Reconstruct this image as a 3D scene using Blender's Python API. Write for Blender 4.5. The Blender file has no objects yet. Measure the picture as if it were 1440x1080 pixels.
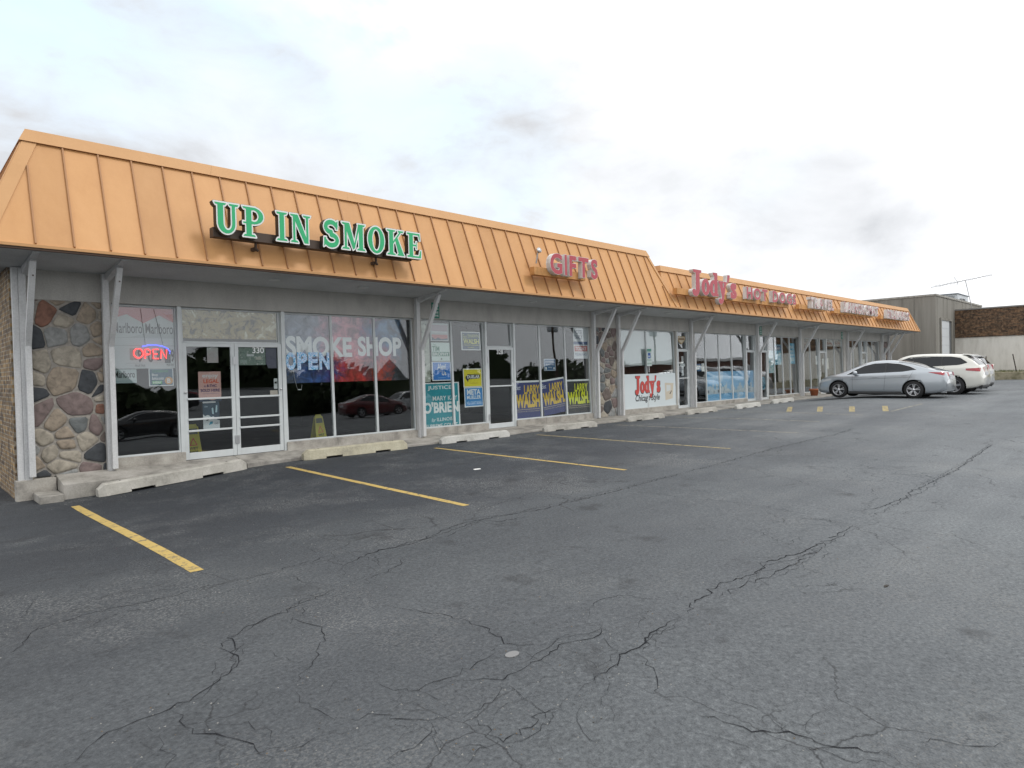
import bpy, bmesh, math, random
import numpy as np
from mathutils import Vector, Matrix, geometry
random.seed(7)
R = math.radians
scene = bpy.context.scene
COL = scene.collection

# ------------------------------------------------------------------ camera
CAM_LOC = Vector((0.0, -13.1612, 1.3648))
YAW, PITCH, ROLL = 0.769014, -0.0182379, -0.0227937
_f = Vector((math.sin(YAW)*math.cos(PITCH), math.cos(YAW)*math.cos(PITCH), math.sin(PITCH)))
_r = Vector((math.cos(YAW), -math.sin(YAW), 0.0)); _u = _r.cross(_f)
_r2 = _r*math.cos(ROLL)+_u*math.sin(ROLL); _u2 = -_r*math.sin(ROLL)+_u*math.cos(ROLL)
cam_d = bpy.data.cameras.new('camera'); cam = bpy.data.objects.new('camera', cam_d); COL.objects.link(cam)
m3 = Matrix((_r2, _u2, -_f)).transposed()
cam.matrix_world = Matrix.Translation(CAM_LOC) @ m3.to_4x4()
cam_d.sensor_width = 36.0; cam_d.lens = 36.0*916.39/1440.0
cam_d.clip_start = 0.05; cam_d.clip_end = 3000
scene.camera = cam
scene.render.engine = 'CYCLES'
scene.cycles.max_bounces = 8; scene.cycles.transparent_max_bounces = 24
scene.view_settings.view_transform = 'Standard'; scene.view_settings.look = 'None'
scene.view_settings.exposure = 0.0; scene.view_settings.gamma = 1.0

# ------------------------------------------------------------------ sky and sun
SUN_DIR = Vector((0.34, -0.52, 0.80)).normalized()
def skydir(px, py):
    d = _r2*((px-720)/916.39) - _u2*((py-540)/916.39) + _f
    return d.normalized()
world = bpy.data.worlds.new('World'); scene.world = world; world.use_nodes = True
wt = world.node_tree; wt.nodes.clear()
def wn(t, **k):
    n = wt.nodes.new(t)
    for a, b in k.items(): setattr(n, a, b)
    return n
wo = wn('ShaderNodeOutputWorld')
sky = wn('ShaderNodeTexSky', sky_type='NISHITA', sun_disc=False)
sky.sun_elevation = math.asin(SUN_DIR.z); sky.sun_rotation = math.atan2(SUN_DIR.x, SUN_DIR.y)
bg_sky = wn('ShaderNodeBackground'); bg_sky.inputs[1].default_value = 0.15
bg_cl = wn('ShaderNodeBackground'); bg_cl.inputs[1].default_value = 1.0
tc = wn('ShaderNodeTexCoord')
def wmath(op, a, b=None, c=None, clamp=False):
    n = wn('ShaderNodeMath', operation=op, use_clamp=clamp)
    for i, v in enumerate((a, b, c)):
        if v is None: continue
        if isinstance(v, (int, float)): n.inputs[i].default_value = v
        else: wt.links.new(v, n.inputs[i])
    return n.outputs[0]
mp = wn('ShaderNodeMapping'); mp.inputs['Scale'].default_value = (1, 1, 2.0)
wt.links.new(tc.outputs['Generated'], mp.inputs[0])
nz = wn('ShaderNodeTexNoise'); nz.inputs['Scale'].default_value = 2.6; nz.inputs['Detail'].default_value = 9; nz.inputs['Roughness'].default_value = 0.56
wt.links.new(mp.outputs[0], nz.inputs['Vector'])
nz2 = wn('ShaderNodeTexNoise'); nz2.inputs['Scale'].default_value = 6.5; nz2.inputs['Detail'].default_value = 8; nz2.inputs['Roughness'].default_value = 0.5
wt.links.new(mp.outputs[0], nz2.inputs['Vector'])
# direction bent by noise, so the cloud banks have ragged borders
wv = wn('ShaderNodeVectorMath', operation='SCALE'); wv.inputs['Scale'].default_value = 0.30
sb = wn('ShaderNodeVectorMath', operation='SUBTRACT'); sb.inputs[1].default_value = (0.5, 0.5, 0.5)
wt.links.new(nz.outputs['Color'], sb.inputs[0]); wt.links.new(sb.outputs[0], wv.inputs[0])
ad = wn('ShaderNodeVectorMath', operation='ADD'); wt.links.new(tc.outputs['Generated'], ad.inputs[0]); wt.links.new(wv.outputs[0], ad.inputs[1])
nv = wn('ShaderNodeVectorMath', operation='NORMALIZE'); wt.links.new(ad.outputs[0], nv.inputs[0])
def blob(px, py, rad_px, amp):
    d = skydir(px, py); rad = rad_px/916.0
    dt = wn('ShaderNodeVectorMath', operation='DOT_PRODUCT'); wt.links.new(nv.outputs[0], dt.inputs[0]); dt.inputs[1].default_value = d
    a = wmath('SUBTRACT', 1.0, dt.outputs['Value'])
    e = wmath('DIVIDE', a, rad*rad*0.5)
    return wmath('MULTIPLY', wmath('POWER', 2.718, wmath('MULTIPLY', e, -1.0)), amp)
grey = None
for b in ((210, 175, 170, 1.0), (370, 225, 150, 1.0), (60, 190, 150, .8), (640, 255, 130, 1.0), (740, 150, 110, .5), (1090, 300, 120, .8), (1200, 265, 100, .4), (860, 325, 110, .6), (1340, 350, 130, .5), (60, 60, 150, .3)):
    v = blob(*b); grey = v if grey is None else wmath('ADD', grey, v)
blue = None
for b in ((60, 40, 150, .8), (590, 55, 120, 1.0), (370, 5, 80, .8), (770, 270, 70, .5), (1000, 240, 60, .4)):
    v = blob(*b); blue = v if blue is None else wmath('ADD', blue, v)
nz3 = wn('ShaderNodeTexNoise'); nz3.inputs['Scale'].default_value = 4.2; nz3.inputs['Detail'].default_value = 10; nz3.inputs['Roughness'].default_value = 0.58; nz3.inputs['Distortion'].default_value = .25
wt.links.new(mp.outputs[0], nz3.inputs['Vector'])
broad = wmath('MULTIPLY', wmath('SUBTRACT', nz3.outputs['Fac'], 0.46, clamp=True), 2.6, clamp=True)
gm = wmath('MULTIPLY', wmath('MINIMUM', grey, 1.0), wmath('ADD', wmath('MULTIPLY', nz3.outputs['Fac'], 1.0), 0.22, clamp=True), clamp=True)
gm2 = wmath('ADD', wmath('MULTIPLY', gm, 1.05), wmath('MULTIPLY', broad, 0.16), clamp=True)
cm = wn('ShaderNodeMixRGB'); cm.inputs[1].default_value = (1.38, 1.40, 1.43, 1); cm.inputs[2].default_value = (0.68, 0.70, 0.735, 1)
wt.links.new(gm2, cm.inputs[0]); wt.links.new(cm.outputs[0], bg_cl.inputs[0])
wt.links.new(sky.outputs[0], bg_sky.inputs[0])
bm_ = wmath('MULTIPLY', blue, wmath('ADD', nz.outputs['Fac'], 0.25), clamp=True)
bm2 = wmath('MULTIPLY', wmath('MULTIPLY', wmath('MINIMUM', blue, 1.0), wmath('MULTIPLY', wmath('SUBTRACT', 0.60, nz3.outputs['Fac'], clamp=True), 5.5, clamp=True)), .9, clamp=True)
# the open gaps: clear sky seen through thin bright veil
bg_gap = wn('ShaderNodeBackground'); bg_gap.inputs[0].default_value = (0.74, 0.93, 1.0, 1); bg_gap.inputs[1].default_value = 0.80
gapmix = wn('ShaderNodeAddShader'); wt.links.new(bg_sky.outputs[0], gapmix.inputs[0]); wt.links.new(bg_gap.outputs[0], gapmix.inputs[1])
mx = wn('ShaderNodeMixShader'); wt.links.new(bm2, mx.inputs[0]); wt.links.new(bg_cl.outputs[0], mx.inputs[1]); wt.links.new(gapmix.outputs[0], mx.inputs[2])
wt.links.new(mx.outputs[0], wo.inputs[0])

sun_d = bpy.data.lights.new('sun', 'SUN'); sun_d.energy = 1.3; sun_d.angle = R(14); sun_d.color = (1.0, 0.96, 0.9)
sun = bpy.data.objects.new('sun', sun_d); COL.objects.link(sun)
sun.rotation_euler = SUN_DIR.to_track_quat('Z', 'Y').to_euler(); sun.location = (0, -20, 40)

# ------------------------------------------------------------------ materials
MATS = {}
def mat(name, col, rough=0.7, metal=0.0, spec=0.5, var=0.0, vscale=3.0, bump=0.0, bscale=60.0, col2=None, emit=None, coat=0.0):
    if name in MATS: return MATS[name]
    m = bpy.data.materials.new(name); m.use_nodes = True; nt = m.node_tree
    b = nt.nodes['Principled BSDF']
    c = (*col, 1.0)
    b.inputs['Base Color'].default_value = c; b.inputs['Roughness'].default_value = rough
    b.inputs['Metallic'].default_value = metal; b.inputs['Specular IOR Level'].default_value = spec
    if coat: b.inputs['Coat Weight'].default_value = coat; b.inputs['Coat Roughness'].default_value = 0.04
    if emit:
        b.inputs['Emission Color'].default_value = (*emit[0], 1); b.inputs['Emission Strength'].default_value = emit[1]
    if var or bump:
        g = nt.nodes.new('ShaderNodeTexCoord')
        if var:
            n = nt.nodes.new('ShaderNodeTexNoise'); n.inputs['Scale'].default_value = vscale; n.inputs['Detail'].default_value = 6; n.inputs['Roughness'].default_value = .65
            nt.links.new(g.outputs['Object'], n.inputs['Vector'])
            rp = nt.nodes.new('ShaderNodeValToRGB'); nt.links.new(n.outputs['Fac'], rp.inputs[0])
            rp.color_ramp.elements[0].position = .3; rp.color_ramp.elements[1].position = .7
            rp.color_ramp.elements[0].color = (*[x*(1-var) for x in col], 1)
            rp.color_ramp.elements[1].color = (*(col2 or [min(1, x*(1+var)) for x in col]), 1)
            nt.links.new(rp.outputs[0], b.inputs['Base Color'])
        if bump:
            n2 = nt.nodes.new('ShaderNodeTexNoise'); n2.inputs['Scale'].default_value = bscale; n2.inputs['Detail'].default_value = 5
            nt.links.new(g.outputs['Object'], n2.inputs['Vector'])
            bp = nt.nodes.new('ShaderNodeBump'); bp.inputs['Strength'].default_value = bump; bp.inputs['Distance'].default_value = 0.01
            nt.links.new(n2.outputs['Fac'], bp.inputs['Height']); nt.links.new(bp.outputs[0], b.inputs['Normal'])
    MATS[name] = m; return m

def asphalt_mat():
    m = bpy.data.materials.new('asphalt'); m.use_nodes = True; nt = m.node_tree; L = nt.links.new
    b = nt.nodes['Principled BSDF']; b.inputs['Specular IOR Level'].default_value = 0.4
    def N(t, **k):
        n = nt.nodes.new(t)
        for a, v in k.items(): setattr(n, a, v)
        return n
    def noise(scale, det=6, rough=.6, src=None):
        n = N('ShaderNodeTexNoise'); n.inputs['Scale'].default_value = scale; n.inputs['Detail'].default_value = det; n.inputs['Roughness'].default_value = rough
        L(src or tc_.outputs['Object'], n.inputs['Vector']); return n.outputs['Fac']
    def M(op, a, b_=None, clamp=False):
        n = N('ShaderNodeMath', operation=op, use_clamp=clamp)
        for i, v in enumerate((a, b_)):
            if v is None: continue
            if isinstance(v, (int, float)): n.inputs[i].default_value = v
            else: L(v, n.inputs[i])
        return n.outputs[0]
    def ramp(f, stops):
        r = N('ShaderNodeValToRGB'); L(f, r.inputs[0]); e = r.color_ramp.elements
        while len(e) < len(stops): e.new(.5)
        for i, (p, c) in enumerate(stops): e[i].position = p; e[i].color = (*c, 1)
        return r.outputs[0]
    def mixc(f, a, b_, mode='MIX'):
        n = N('ShaderNodeMixRGB', blend_type=mode)
        for i, v in enumerate((f, a, b_)):
            if isinstance(v, (int, float)): n.inputs[i].default_value = v
            elif isinstance(v, tuple): n.inputs[i].default_value = (*v, 1)
            else: L(v, n.inputs[i])
        return n.outputs[0]
    tc_ = N('ShaderNodeTexCoord'); sp = N('ShaderNodeSeparateXYZ'); L(tc_.outputs['Object'], sp.inputs[0])
    big = noise(.22, 5); med = noise(1.1, 7, .68); fine = noise(38, 4, .7); 
    # sealed strip in front of the shops: signed coordinate across its worn border
    s = M('ADD', M('MULTIPLY', sp.outputs['X'], -0.06), sp.outputs['Y'])
    s = M('ADD', s, M('MULTIPLY', M('SUBTRACT', big, .5), 5.0)); s = M('ADD', s, M('MULTIPLY', M('SUBTRACT', med, .5), 2.2))
    mr = N('ShaderNodeMapRange'); mr.inputs['From Min'].default_value = -11.5; mr.inputs['From Max'].default_value = -6.0; L(s, mr.inputs['Value']); mr.clamp = True
    xr = N('ShaderNodeMapRange'); xr.inputs['From Min'].default_value = 24; xr.inputs['From Max'].default_value = 10; L(sp.outputs['X'], xr.inputs['Value']); xr.clamp = True
    seal = M('MULTIPLY', mr.outputs[0], xr.outputs[0])
    old = ramp(fine, [(.27, (.070, .075, .078)), (.47, (.150, .157, .162)), (.58, (.182, .19, .194)), (.75, (.29, .296, .298))])
    new = ramp(fine, [(.3, (.027, .031, .037)), (.52, (.045, .050, .058)), (.75, (.085, .091, .098))])
    c = mixc(seal, old, new)
    # worn patches where the seal coat has come off the stones
    wear = M('MULTIPLY', ramp(noise(.55, 7, .7), [(.49, (0, 0, 0)), (.62, (1, 1, 1))]), ramp(noise(55, 3, .6), [(.50, (0, 0, 0)), (.6, (1, 1, 1))]))
    c = mixc(M('MULTIPLY', wear, .85), c, (.24, .235, .225))
    vor = N('ShaderNodeTexVoronoi'); vor.inputs['Scale'].default_value = 85; L(tc_.outputs['Object'], vor.inputs['Vector'])
    stone = M('MULTIPLY', ramp(vor.outputs['Distance'], [(.0, (1, 1, 1)), (.28, (0, 0, 0))]), ramp(vor.outputs['Color'], [(.55, (0, 0, 0)), (.8, (1, 1, 1))]))
    c = mixc(M('MULTIPLY', stone, .5), c, (.30, .298, .29))
    c = mixc(M('MULTIPLY', ramp(noise(.8, 6, .7), [(.45, (0, 0, 0)), (.72, (1, 1, 1))]), .35), c, mixc(1.0, c, (.62, .62, .65), 'MULTIPLY'))
    # oil drips
    oil = ramp(noise(2.3, 3, .5), [(.63, (0, 0, 0)), (.74, (1, 1, 1))])
    c = mixc(M('MULTIPLY', oil, .5), c, (.025, .025, .027))
    wpv = N('ShaderNodeVectorMath', operation='MULTIPLY_ADD'); nzc = N('ShaderNodeTexNoise'); nzc.inputs['Scale'].default_value = 2.4; nzc.inputs['Detail'].default_value = 6; L(tc_.outputs['Object'], nzc.inputs['Vector'])
    L(nzc.outputs['Color'], wpv.inputs[0]); wpv.inputs[1].default_value = (.55, .55, 0); L(tc_.outputs['Object'], wpv.inputs[2])
    for scl, thr, lo in ((.85, .0045, .50), (2.1, .007, .57)):
        ve = N('ShaderNodeTexVoronoi', feature='DISTANCE_TO_EDGE'); ve.inputs['Scale'].default_value = scl; ve.inputs['Randomness'].default_value = 1; L(wpv.outputs[0], ve.inputs['Vector'])
        ln = ramp(ve.outputs['Distance'], [(thr*.35, (1, 1, 1)), (thr*1.5, (0, 0, 0))]); gate = ramp(noise(.35 if scl < 1 else .6, 4, .6), [(lo, (0, 0, 0)), (lo+.07, (1, 1, 1))])
        c = mixc(M('MULTIPLY', M('MULTIPLY', ln, gate), .8), c, (.022, .023, .025))
    stv = N('ShaderNodeMapping'); stv.inputs['Scale'].default_value = (.06, .9, 1); stv.inputs['Rotation'].default_value = (0, 0, -.06); L(tc_.outputs['Object'], stv.inputs[0])
    tr_ = noise(1.0, 5, .6, stv.outputs[0])
    c = mixc(1.0, c, ramp(tr_, [(.35, (.80, .82, .84)), (.65, (1.08, 1.09, 1.09))]), 'MULTIPLY')
    c = mixc(1.0, c, ramp(noise(.16, 6, .65), [(.36, (.78, .80, .83)), (.62, (1.04, 1.07, 1.08))]), 'MULTIPLY')
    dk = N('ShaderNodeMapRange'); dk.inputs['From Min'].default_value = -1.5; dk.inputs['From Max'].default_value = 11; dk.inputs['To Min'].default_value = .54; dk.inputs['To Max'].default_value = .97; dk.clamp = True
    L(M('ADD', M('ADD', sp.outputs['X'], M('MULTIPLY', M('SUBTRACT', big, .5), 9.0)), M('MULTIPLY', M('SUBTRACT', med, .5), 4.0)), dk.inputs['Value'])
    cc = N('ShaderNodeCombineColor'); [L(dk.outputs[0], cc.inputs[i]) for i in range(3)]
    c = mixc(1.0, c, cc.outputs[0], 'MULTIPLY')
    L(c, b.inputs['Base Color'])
    L(M('ADD', M('MULTIPLY', med, .25), .62), b.inputs['Roughness'])
    bp = N('ShaderNodeBump'); bp.inputs['Strength'].default_value = .7; bp.inputs['Distance'].default_value = .009
    hsum = M('ADD', M('MULTIPLY', vor.outputs['Distance'], .8), fine)
    L(hsum, bp.inputs['Height']); L(bp.outputs[0], b.inputs['Normal'])
    return m

def brick_mat(name, c1, c2, mortar, scale=1.0, axes='YZ', bw=.21, bh=.071):
    m = bpy.data.materials.new(name); m.use_nodes = True; nt = m.node_tree; L = nt.links.new
    b = nt.nodes['Principled BSDF']; b.inputs['Roughness'].default_value = .85
    t = nt.nodes.new('ShaderNodeTexCoord'); s = nt.nodes.new('ShaderNodeSeparateXYZ'); c = nt.nodes.new('ShaderNodeCombineXYZ')
    L(t.outputs['Object'], s.inputs[0]); L(s.outputs[axes[0]], c.inputs['X']); L(s.outputs[axes[1]], c.inputs['Y'])
    k = nt.nodes.new('ShaderNodeTexBrick'); L(c.outputs[0], k.inputs['Vector'])
    k.inputs['Scale'].default_value = scale; k.inputs['Brick Width'].default_value = bw; k.inputs['Row Height'].default_value = bh
    k.inputs['Mortar Size'].default_value = .009; k.inputs['Color1'].default_value = (*c1, 1); k.inputs['Color2'].default_value = (*c2, 1); k.inputs['Mortar'].default_value = (*mortar, 1)
    k.inputs['Bias'].default_value = -.1
    n = nt.nodes.new('ShaderNodeTexNoise'); n.inputs['Scale'].default_value = 7; n.inputs['Detail'].default_value = 6; L(t.outputs['Object'], n.inputs['Vector'])
    rp = nt.nodes.new('ShaderNodeValToRGB'); rp.color_ramp.elements[0].position = .35; rp.color_ramp.elements[1].position = .68
    rp.color_ramp.elements[0].color = (.35, .33, .32, 1); rp.color_ramp.elements[1].color = (1.35, 1.3, 1.2, 1); L(n.outputs['Fac'], rp.inputs[0])
    mx_ = nt.nodes.new('ShaderNodeMixRGB'); mx_.blend_type = 'MULTIPLY'; mx_.inputs[0].default_value = 1
    L(k.outputs['Color'], mx_.inputs[1]); L(rp.outputs[0], mx_.inputs[2]); L(mx_.outputs[0], b.inputs['Base Color'])
    bp = nt.nodes.new('ShaderNodeBump'); bp.inputs['Strength'].default_value = .5; bp.inputs['Distance'].default_value = .008; bp.invert = True
    L(k.outputs['Fac'], bp.inputs['Height']); L(bp.outputs[0], b.inputs['Normal'])
    return m

def streak_mat(name, col, dark, light, scale=(1.2, 1.2, .08), rough=.85, bump=.25, lo=.35, hi=.7, cell=None, grain=.25):
    """weathered wall: vertical run-off streaks and fine grain"""
    m = bpy.data.materials.new(name); m.use_nodes = True; nt = m.node_tree; L = nt.links.new
    b = nt.nodes['Principled BSDF']; b.inputs['Roughness'].default_value = rough; b.inputs['Specular IOR Level'].default_value = .3
    t = nt.nodes.new('ShaderNodeTexCoord'); mp_ = nt.nodes.new('ShaderNodeMapping'); mp_.inputs['Scale'].default_value = scale; L(t.outputs['Object'], mp_.inputs[0])
    n = nt.nodes.new('ShaderNodeTexNoise'); n.inputs['Scale'].default_value = 2.2; n.inputs['Detail'].default_value = 8; n.inputs['Roughness'].default_value = .65; L(mp_.outputs[0], n.inputs['Vector'])
    rp = nt.nodes.new('ShaderNodeValToRGB'); e = rp.color_ramp.elements; e[0].position = lo; e[1].position = hi; e[0].color = (*dark, 1); e[1].color = (*light, 1)
    k = e.new((lo+hi)/2); k.color = (*col, 1); L(n.outputs['Fac'], rp.inputs[0])
    n2 = nt.nodes.new('ShaderNodeTexNoise'); n2.inputs['Scale'].default_value = 45; n2.inputs['Detail'].default_value = 4; L(t.outputs['Object'], n2.inputs['Vector'])
    mx_ = nt.nodes.new('ShaderNodeMixRGB'); mx_.blend_type = 'OVERLAY'; mx_.inputs[0].default_value = grain
    L(rp.outputs[0], mx_.inputs[1]); L(n2.outputs['Fac'], mx_.inputs[2]); L(mx_.outputs[0], b.inputs['Base Color'])
    bp = nt.nodes.new('ShaderNodeBump'); bp.inputs['Strength'].default_value = bump; bp.inputs['Distance'].default_value = .006; L(n2.outputs['Fac'], bp.inputs['Height']); L(bp.outputs[0], b.inputs['Normal'])
    if cell:    # each sheet of metal weathered a little differently, and a little wavy
        sx = nt.nodes.new('ShaderNodeSeparateXYZ'); L(t.outputs['Object'], sx.inputs[0])
        k1 = nt.nodes.new('ShaderNodeMath'); k1.operation = 'MULTIPLY_ADD'; L(sx.outputs['X'], k1.inputs[0]); k1.inputs[1].default_value = 1/cell[1]; k1.inputs[2].default_value = -cell[0]/cell[1]
        k2 = nt.nodes.new('ShaderNodeMath'); k2.operation = 'FLOOR'; L(k1.outputs[0], k2.inputs[0]); wn_ = nt.nodes.new('ShaderNodeTexWhiteNoise'); wn_.noise_dimensions = '1D'; L(k2.outputs[0], wn_.inputs['W'])
        mr = nt.nodes.new('ShaderNodeMapRange'); mr.inputs['To Min'].default_value = .92; mr.inputs['To Max'].default_value = 1.06; L(wn_.outputs['Value'], mr.inputs['Value'])
        cb = nt.nodes.new('ShaderNodeCombineColor'); [L(mr.outputs[0], cb.inputs[i]) for i in range(3)]
        m2 = nt.nodes.new('ShaderNodeMixRGB'); m2.blend_type = 'MULTIPLY'; m2.inputs[0].default_value = 1; L(mx_.outputs[0], m2.inputs[1]); L(cb.outputs[0], m2.inputs[2]); L(m2.outputs[0], b.inputs['Base Color'])
        n4 = nt.nodes.new('ShaderNodeTexNoise'); n4.inputs['Scale'].default_value = 2.6; n4.inputs['Detail'].default_value = 2; L(t.outputs['Object'], n4.inputs['Vector']); bp.inputs['Distance'].default_value = .03; bp.inputs['Strength'].default_value = .35; L(n4.outputs['Fac'], bp.inputs['Height'])
    MATS[name] = m; return m

def patch_mat(name, stops, scale=3.0, rough=.6, dist=0.0, det=5, nrough=.6):
    """mottled printed surface: noise through a colour ramp"""
    m = bpy.data.materials.new(name); m.use_nodes = True; nt = m.node_tree; L = nt.links.new
    b = nt.nodes['Principled BSDF']; b.inputs['Roughness'].default_value = rough
    t = nt.nodes.new('ShaderNodeTexCoord'); n = nt.nodes.new('ShaderNodeTexNoise'); n.inputs['Scale'].default_value = scale; n.inputs['Detail'].default_value = det; n.inputs['Distortion'].default_value = dist; n.inputs['Roughness'].default_value = nrough
    L(t.outputs['Object'], n.inputs['Vector'])
    rp = nt.nodes.new('ShaderNodeValToRGB'); e = rp.color_ramp.elements
    while len(e) < len(stops): e.new(.5)
    for i, (p, c) in enumerate(stops): e[i].position = p; e[i].color = (*c, 1)
    L(n.outputs['Fac'], rp.inputs[0]); L(rp.outputs[0], b.inputs['Base Color'])
    MATS[name] = m; return m

def glass_mat(name, tint=(.72, .76, .76), rough=0.012):
    m = bpy.data.materials.new(name); m.use_nodes = True; nt = m.node_tree; L = nt.links.new; nt.nodes.clear()
    o = nt.nodes.new('ShaderNodeOutputMaterial'); mx_ = nt.nodes.new('ShaderNodeMixShader')
    tr = nt.nodes.new('ShaderNodeBsdfTransparent'); tr.inputs[0].default_value = (*tint, 1)
    gl = nt.nodes.new('ShaderNodeBsdfGlossy'); gl.inputs['Roughness'].default_value = rough; gl.inputs['Color'].default_value = (.96, .98, 1, 1)
    lw = nt.nodes.new('ShaderNodeLayerWeight'); lw.inputs['Blend'].default_value = .5
    pw = nt.nodes.new('ShaderNodeMath'); pw.operation = 'POWER'; L(lw.outputs['Facing'], pw.inputs[0]); pw.inputs[1].default_value = 3.6
    fr = nt.nodes.new('ShaderNodeMath'); fr.operation = 'MULTIPLY_ADD'; L(pw.outputs[0], fr.inputs[0]); fr.inputs[1].default_value = .90; fr.inputs[2].default_value = .062
    t = nt.nodes.new('ShaderNodeTexCoord'); n = nt.nodes.new('ShaderNodeTexNoise'); n.inputs['Scale'].default_value = .9; n.inputs['Detail'].default_value = 1; L(t.outputs['Object'], n.inputs['Vector'])
    bp = nt.nodes.new('ShaderNodeBump'); bp.inputs['Strength'].default_value = .10; bp.inputs['Distance'].default_value = .02; L(n.outputs['Fac'], bp.inputs['Height']); L(bp.outputs[0], gl.inputs['Normal'])
    L(fr.outputs[0], mx_.inputs[0]); L(tr.outputs[0], mx_.inputs[1]); L(gl.outputs[0], mx_.inputs[2]); L(mx_.outputs[0], o.inputs[0])
    MATS[name] = m; return m

# ------------------------------------------------------------------ mesh builder
class MB:
    def __init__(s): s.v = []; s.f = []; s.mi = []; s.mats = []; s.smooth = []
    def m(s, material):
        if material not in s.mats: s.mats.append(material)
        return s.mats.index(material)
    def add(s, vs, fs, material, smooth=False):
        k = len(s.v); i = s.m(material); s.v.extend(tuple(p) for p in vs)
        for f in fs: s.f.append([k+a for a in f]); s.mi.append(i); s.smooth.append(smooth)
    def box(s, x0, x1, y0, y1, z0, z1, material):
        v = [(x, y, z) for x in (x0, x1) for y in (y0, y1) for z in (z0, z1)]
        s.add(v, [(0, 1, 3, 2), (4, 6, 7, 5), (0, 4, 5, 1), (2, 3, 7, 6), (0, 2, 6, 4), (1, 5, 7, 3)], material)
    def hexa(s, b, t, material):   # two matching quads
        v = list(b)+list(t)
        s.add(v, [(3, 2, 1, 0), (4, 5, 6, 7), (0, 1, 5, 4), (1, 2, 6, 5), (2, 3, 7, 6), (3, 0, 4, 7)], material)
    def prism(s, poly, axis, a0, a1, material, smooth=False):
        """poly: 2-D outline; axis 'X' -> (y,z), 'Y' -> (x,z), 'Z' -> (x,y)"""
        def P(p, a): return {'X': (a, p[0], p[1]), 'Y': (p[0], a, p[1]), 'Z': (p[0], p[1], a)}[axis]
        n = len(poly); v = [P(p, a0) for p in poly]+[P(p, a1) for p in poly]
        s.add(v, [list(range(n))[::-1], list(range(n, 2*n))], material)
        s.add(v, [(i, (i+1) % n, n+(i+1) % n, n+i) for i in range(n)], material, smooth)
    def beam(s, p, q, w, h, material, up=(0, 0, 1)):
        p = Vector(p); q = Vector(q); d = (q-p).normalized(); a = d.cross(Vector(up))
        if a.length < 1e-4: a = d.cross(Vector((0, 1, 0)))
        a.normalize(); c = a.cross(d).normalized(); a *= w/2; c *= h/2
        s.hexa([p-a-c, p+a-c, p+a+c, p-a+c], [q-a-c, q+a-c, q+a+c, q-a+c], material)
    def tube(s, pts, r, material, n=8, closed=False):
        pts = [Vector(p) for p in pts]; rings = []
        for i, p in enumerate(pts):
            a = pts[max(0, i-1)]; b = pts[min(len(pts)-1, i+1)]; d = (b-a).normalized()
            u = d.cross(Vector((0, 0, 1)));
            if u.length < .05: u = d.cross(Vector((0, 1, 0)))
            u.normalize(); w = u.cross(d); rr = r[i] if isinstance(r, (list, tuple)) else r
            rings.append([p+(u*math.cos(t)+w*math.sin(t))*rr for t in [2*math.pi*k/n for k in range(n)]])
        v = [q for g_ in rings for q in g_]; f = []
        for i in range(len(pts)-1):
            for k in range(n): f.append((i*n+k, i*n+(k+1) % n, (i+1)*n+(k+1) % n, (i+1)*n+k))
        s.add(v, f, material, True); s.add(v, [list(range(n))[::-1], list(range((len(pts)-1)*n, len(pts)*n))], material)
    def lathe(s, prof, origin, axis, material, n=28, smooth=True):
        """prof: (r, h) pairs; axis vector"""
        o = Vector(origin); ax = Vector(axis).normalized(); u = ax.cross(Vector((0, 0, 1)))
        if u.length < .1: u = ax.cross(Vector((1, 0, 0)))
        u.normalize(); w = ax.cross(u); v = []; f = []
        for (r, h) in prof:
            for k in range(n):
                t = 2*math.pi*k/n; v.append(o+ax*h+(u*math.cos(t)+w*math.sin(t))*r)
        for i in range(len(prof)-1):
            for k in range(n): f.append((i*n+k, i*n+(k+1) % n, (i+1)*n+(k+1) % n, (i+1)*n+k))
        s.add(v, f, material, smooth)
    def build(s, name, parent=None, loc=None, bevel=0.0):
        me = bpy.data.meshes.new(name); me.from_pydata(s.v, [], s.f); 
        for mt in s.mats: me.materials.append(mt)
        me.polygons.foreach_set('material_index', s.mi); me.polygons.foreach_set('use_smooth', s.smooth)
        me.update()
        b = bmesh.new(); b.from_mesh(me); bmesh.ops.recalc_face_normals(b, faces=b.faces); b.to_mesh(me); b.free()
        o = bpy.data.objects.new(name, me); COL.objects.link(o)
        if parent is not None: o.parent = parent; o.matrix_parent_inverse = Matrix.Identity(4)
        if loc is not None: o.location = loc
        if bevel:
            md = o.modifiers.new('bevel', 'BEVEL'); md.width = bevel; md.segments = 2; md.limit_method = 'ANGLE'
        return o

def tag(o, label, cat, group=None, kind=None):
    if label: o['label'] = label
    if cat: o['category'] = cat
    if group: o['group'] = group
    if kind: o['kind'] = kind
    return o
def empty(name, loc, label, cat, group=None, rz=0.0):
    o = bpy.data.objects.new(name, None); COL.objects.link(o); o.location = loc; o.rotation_euler = (0, 0, rz); o.empty_display_size = .2
    return tag(o, label, cat, group)
def copy_tree(o, parent=None):
    c = o.copy(); COL.objects.link(c)
    if parent is not None: c.parent = parent
    for ch in list(o.children): copy_tree(ch, c)
    return c
def sm(t): t = min(max(t, 0), 1); return t*t*(3-2*t)

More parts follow.
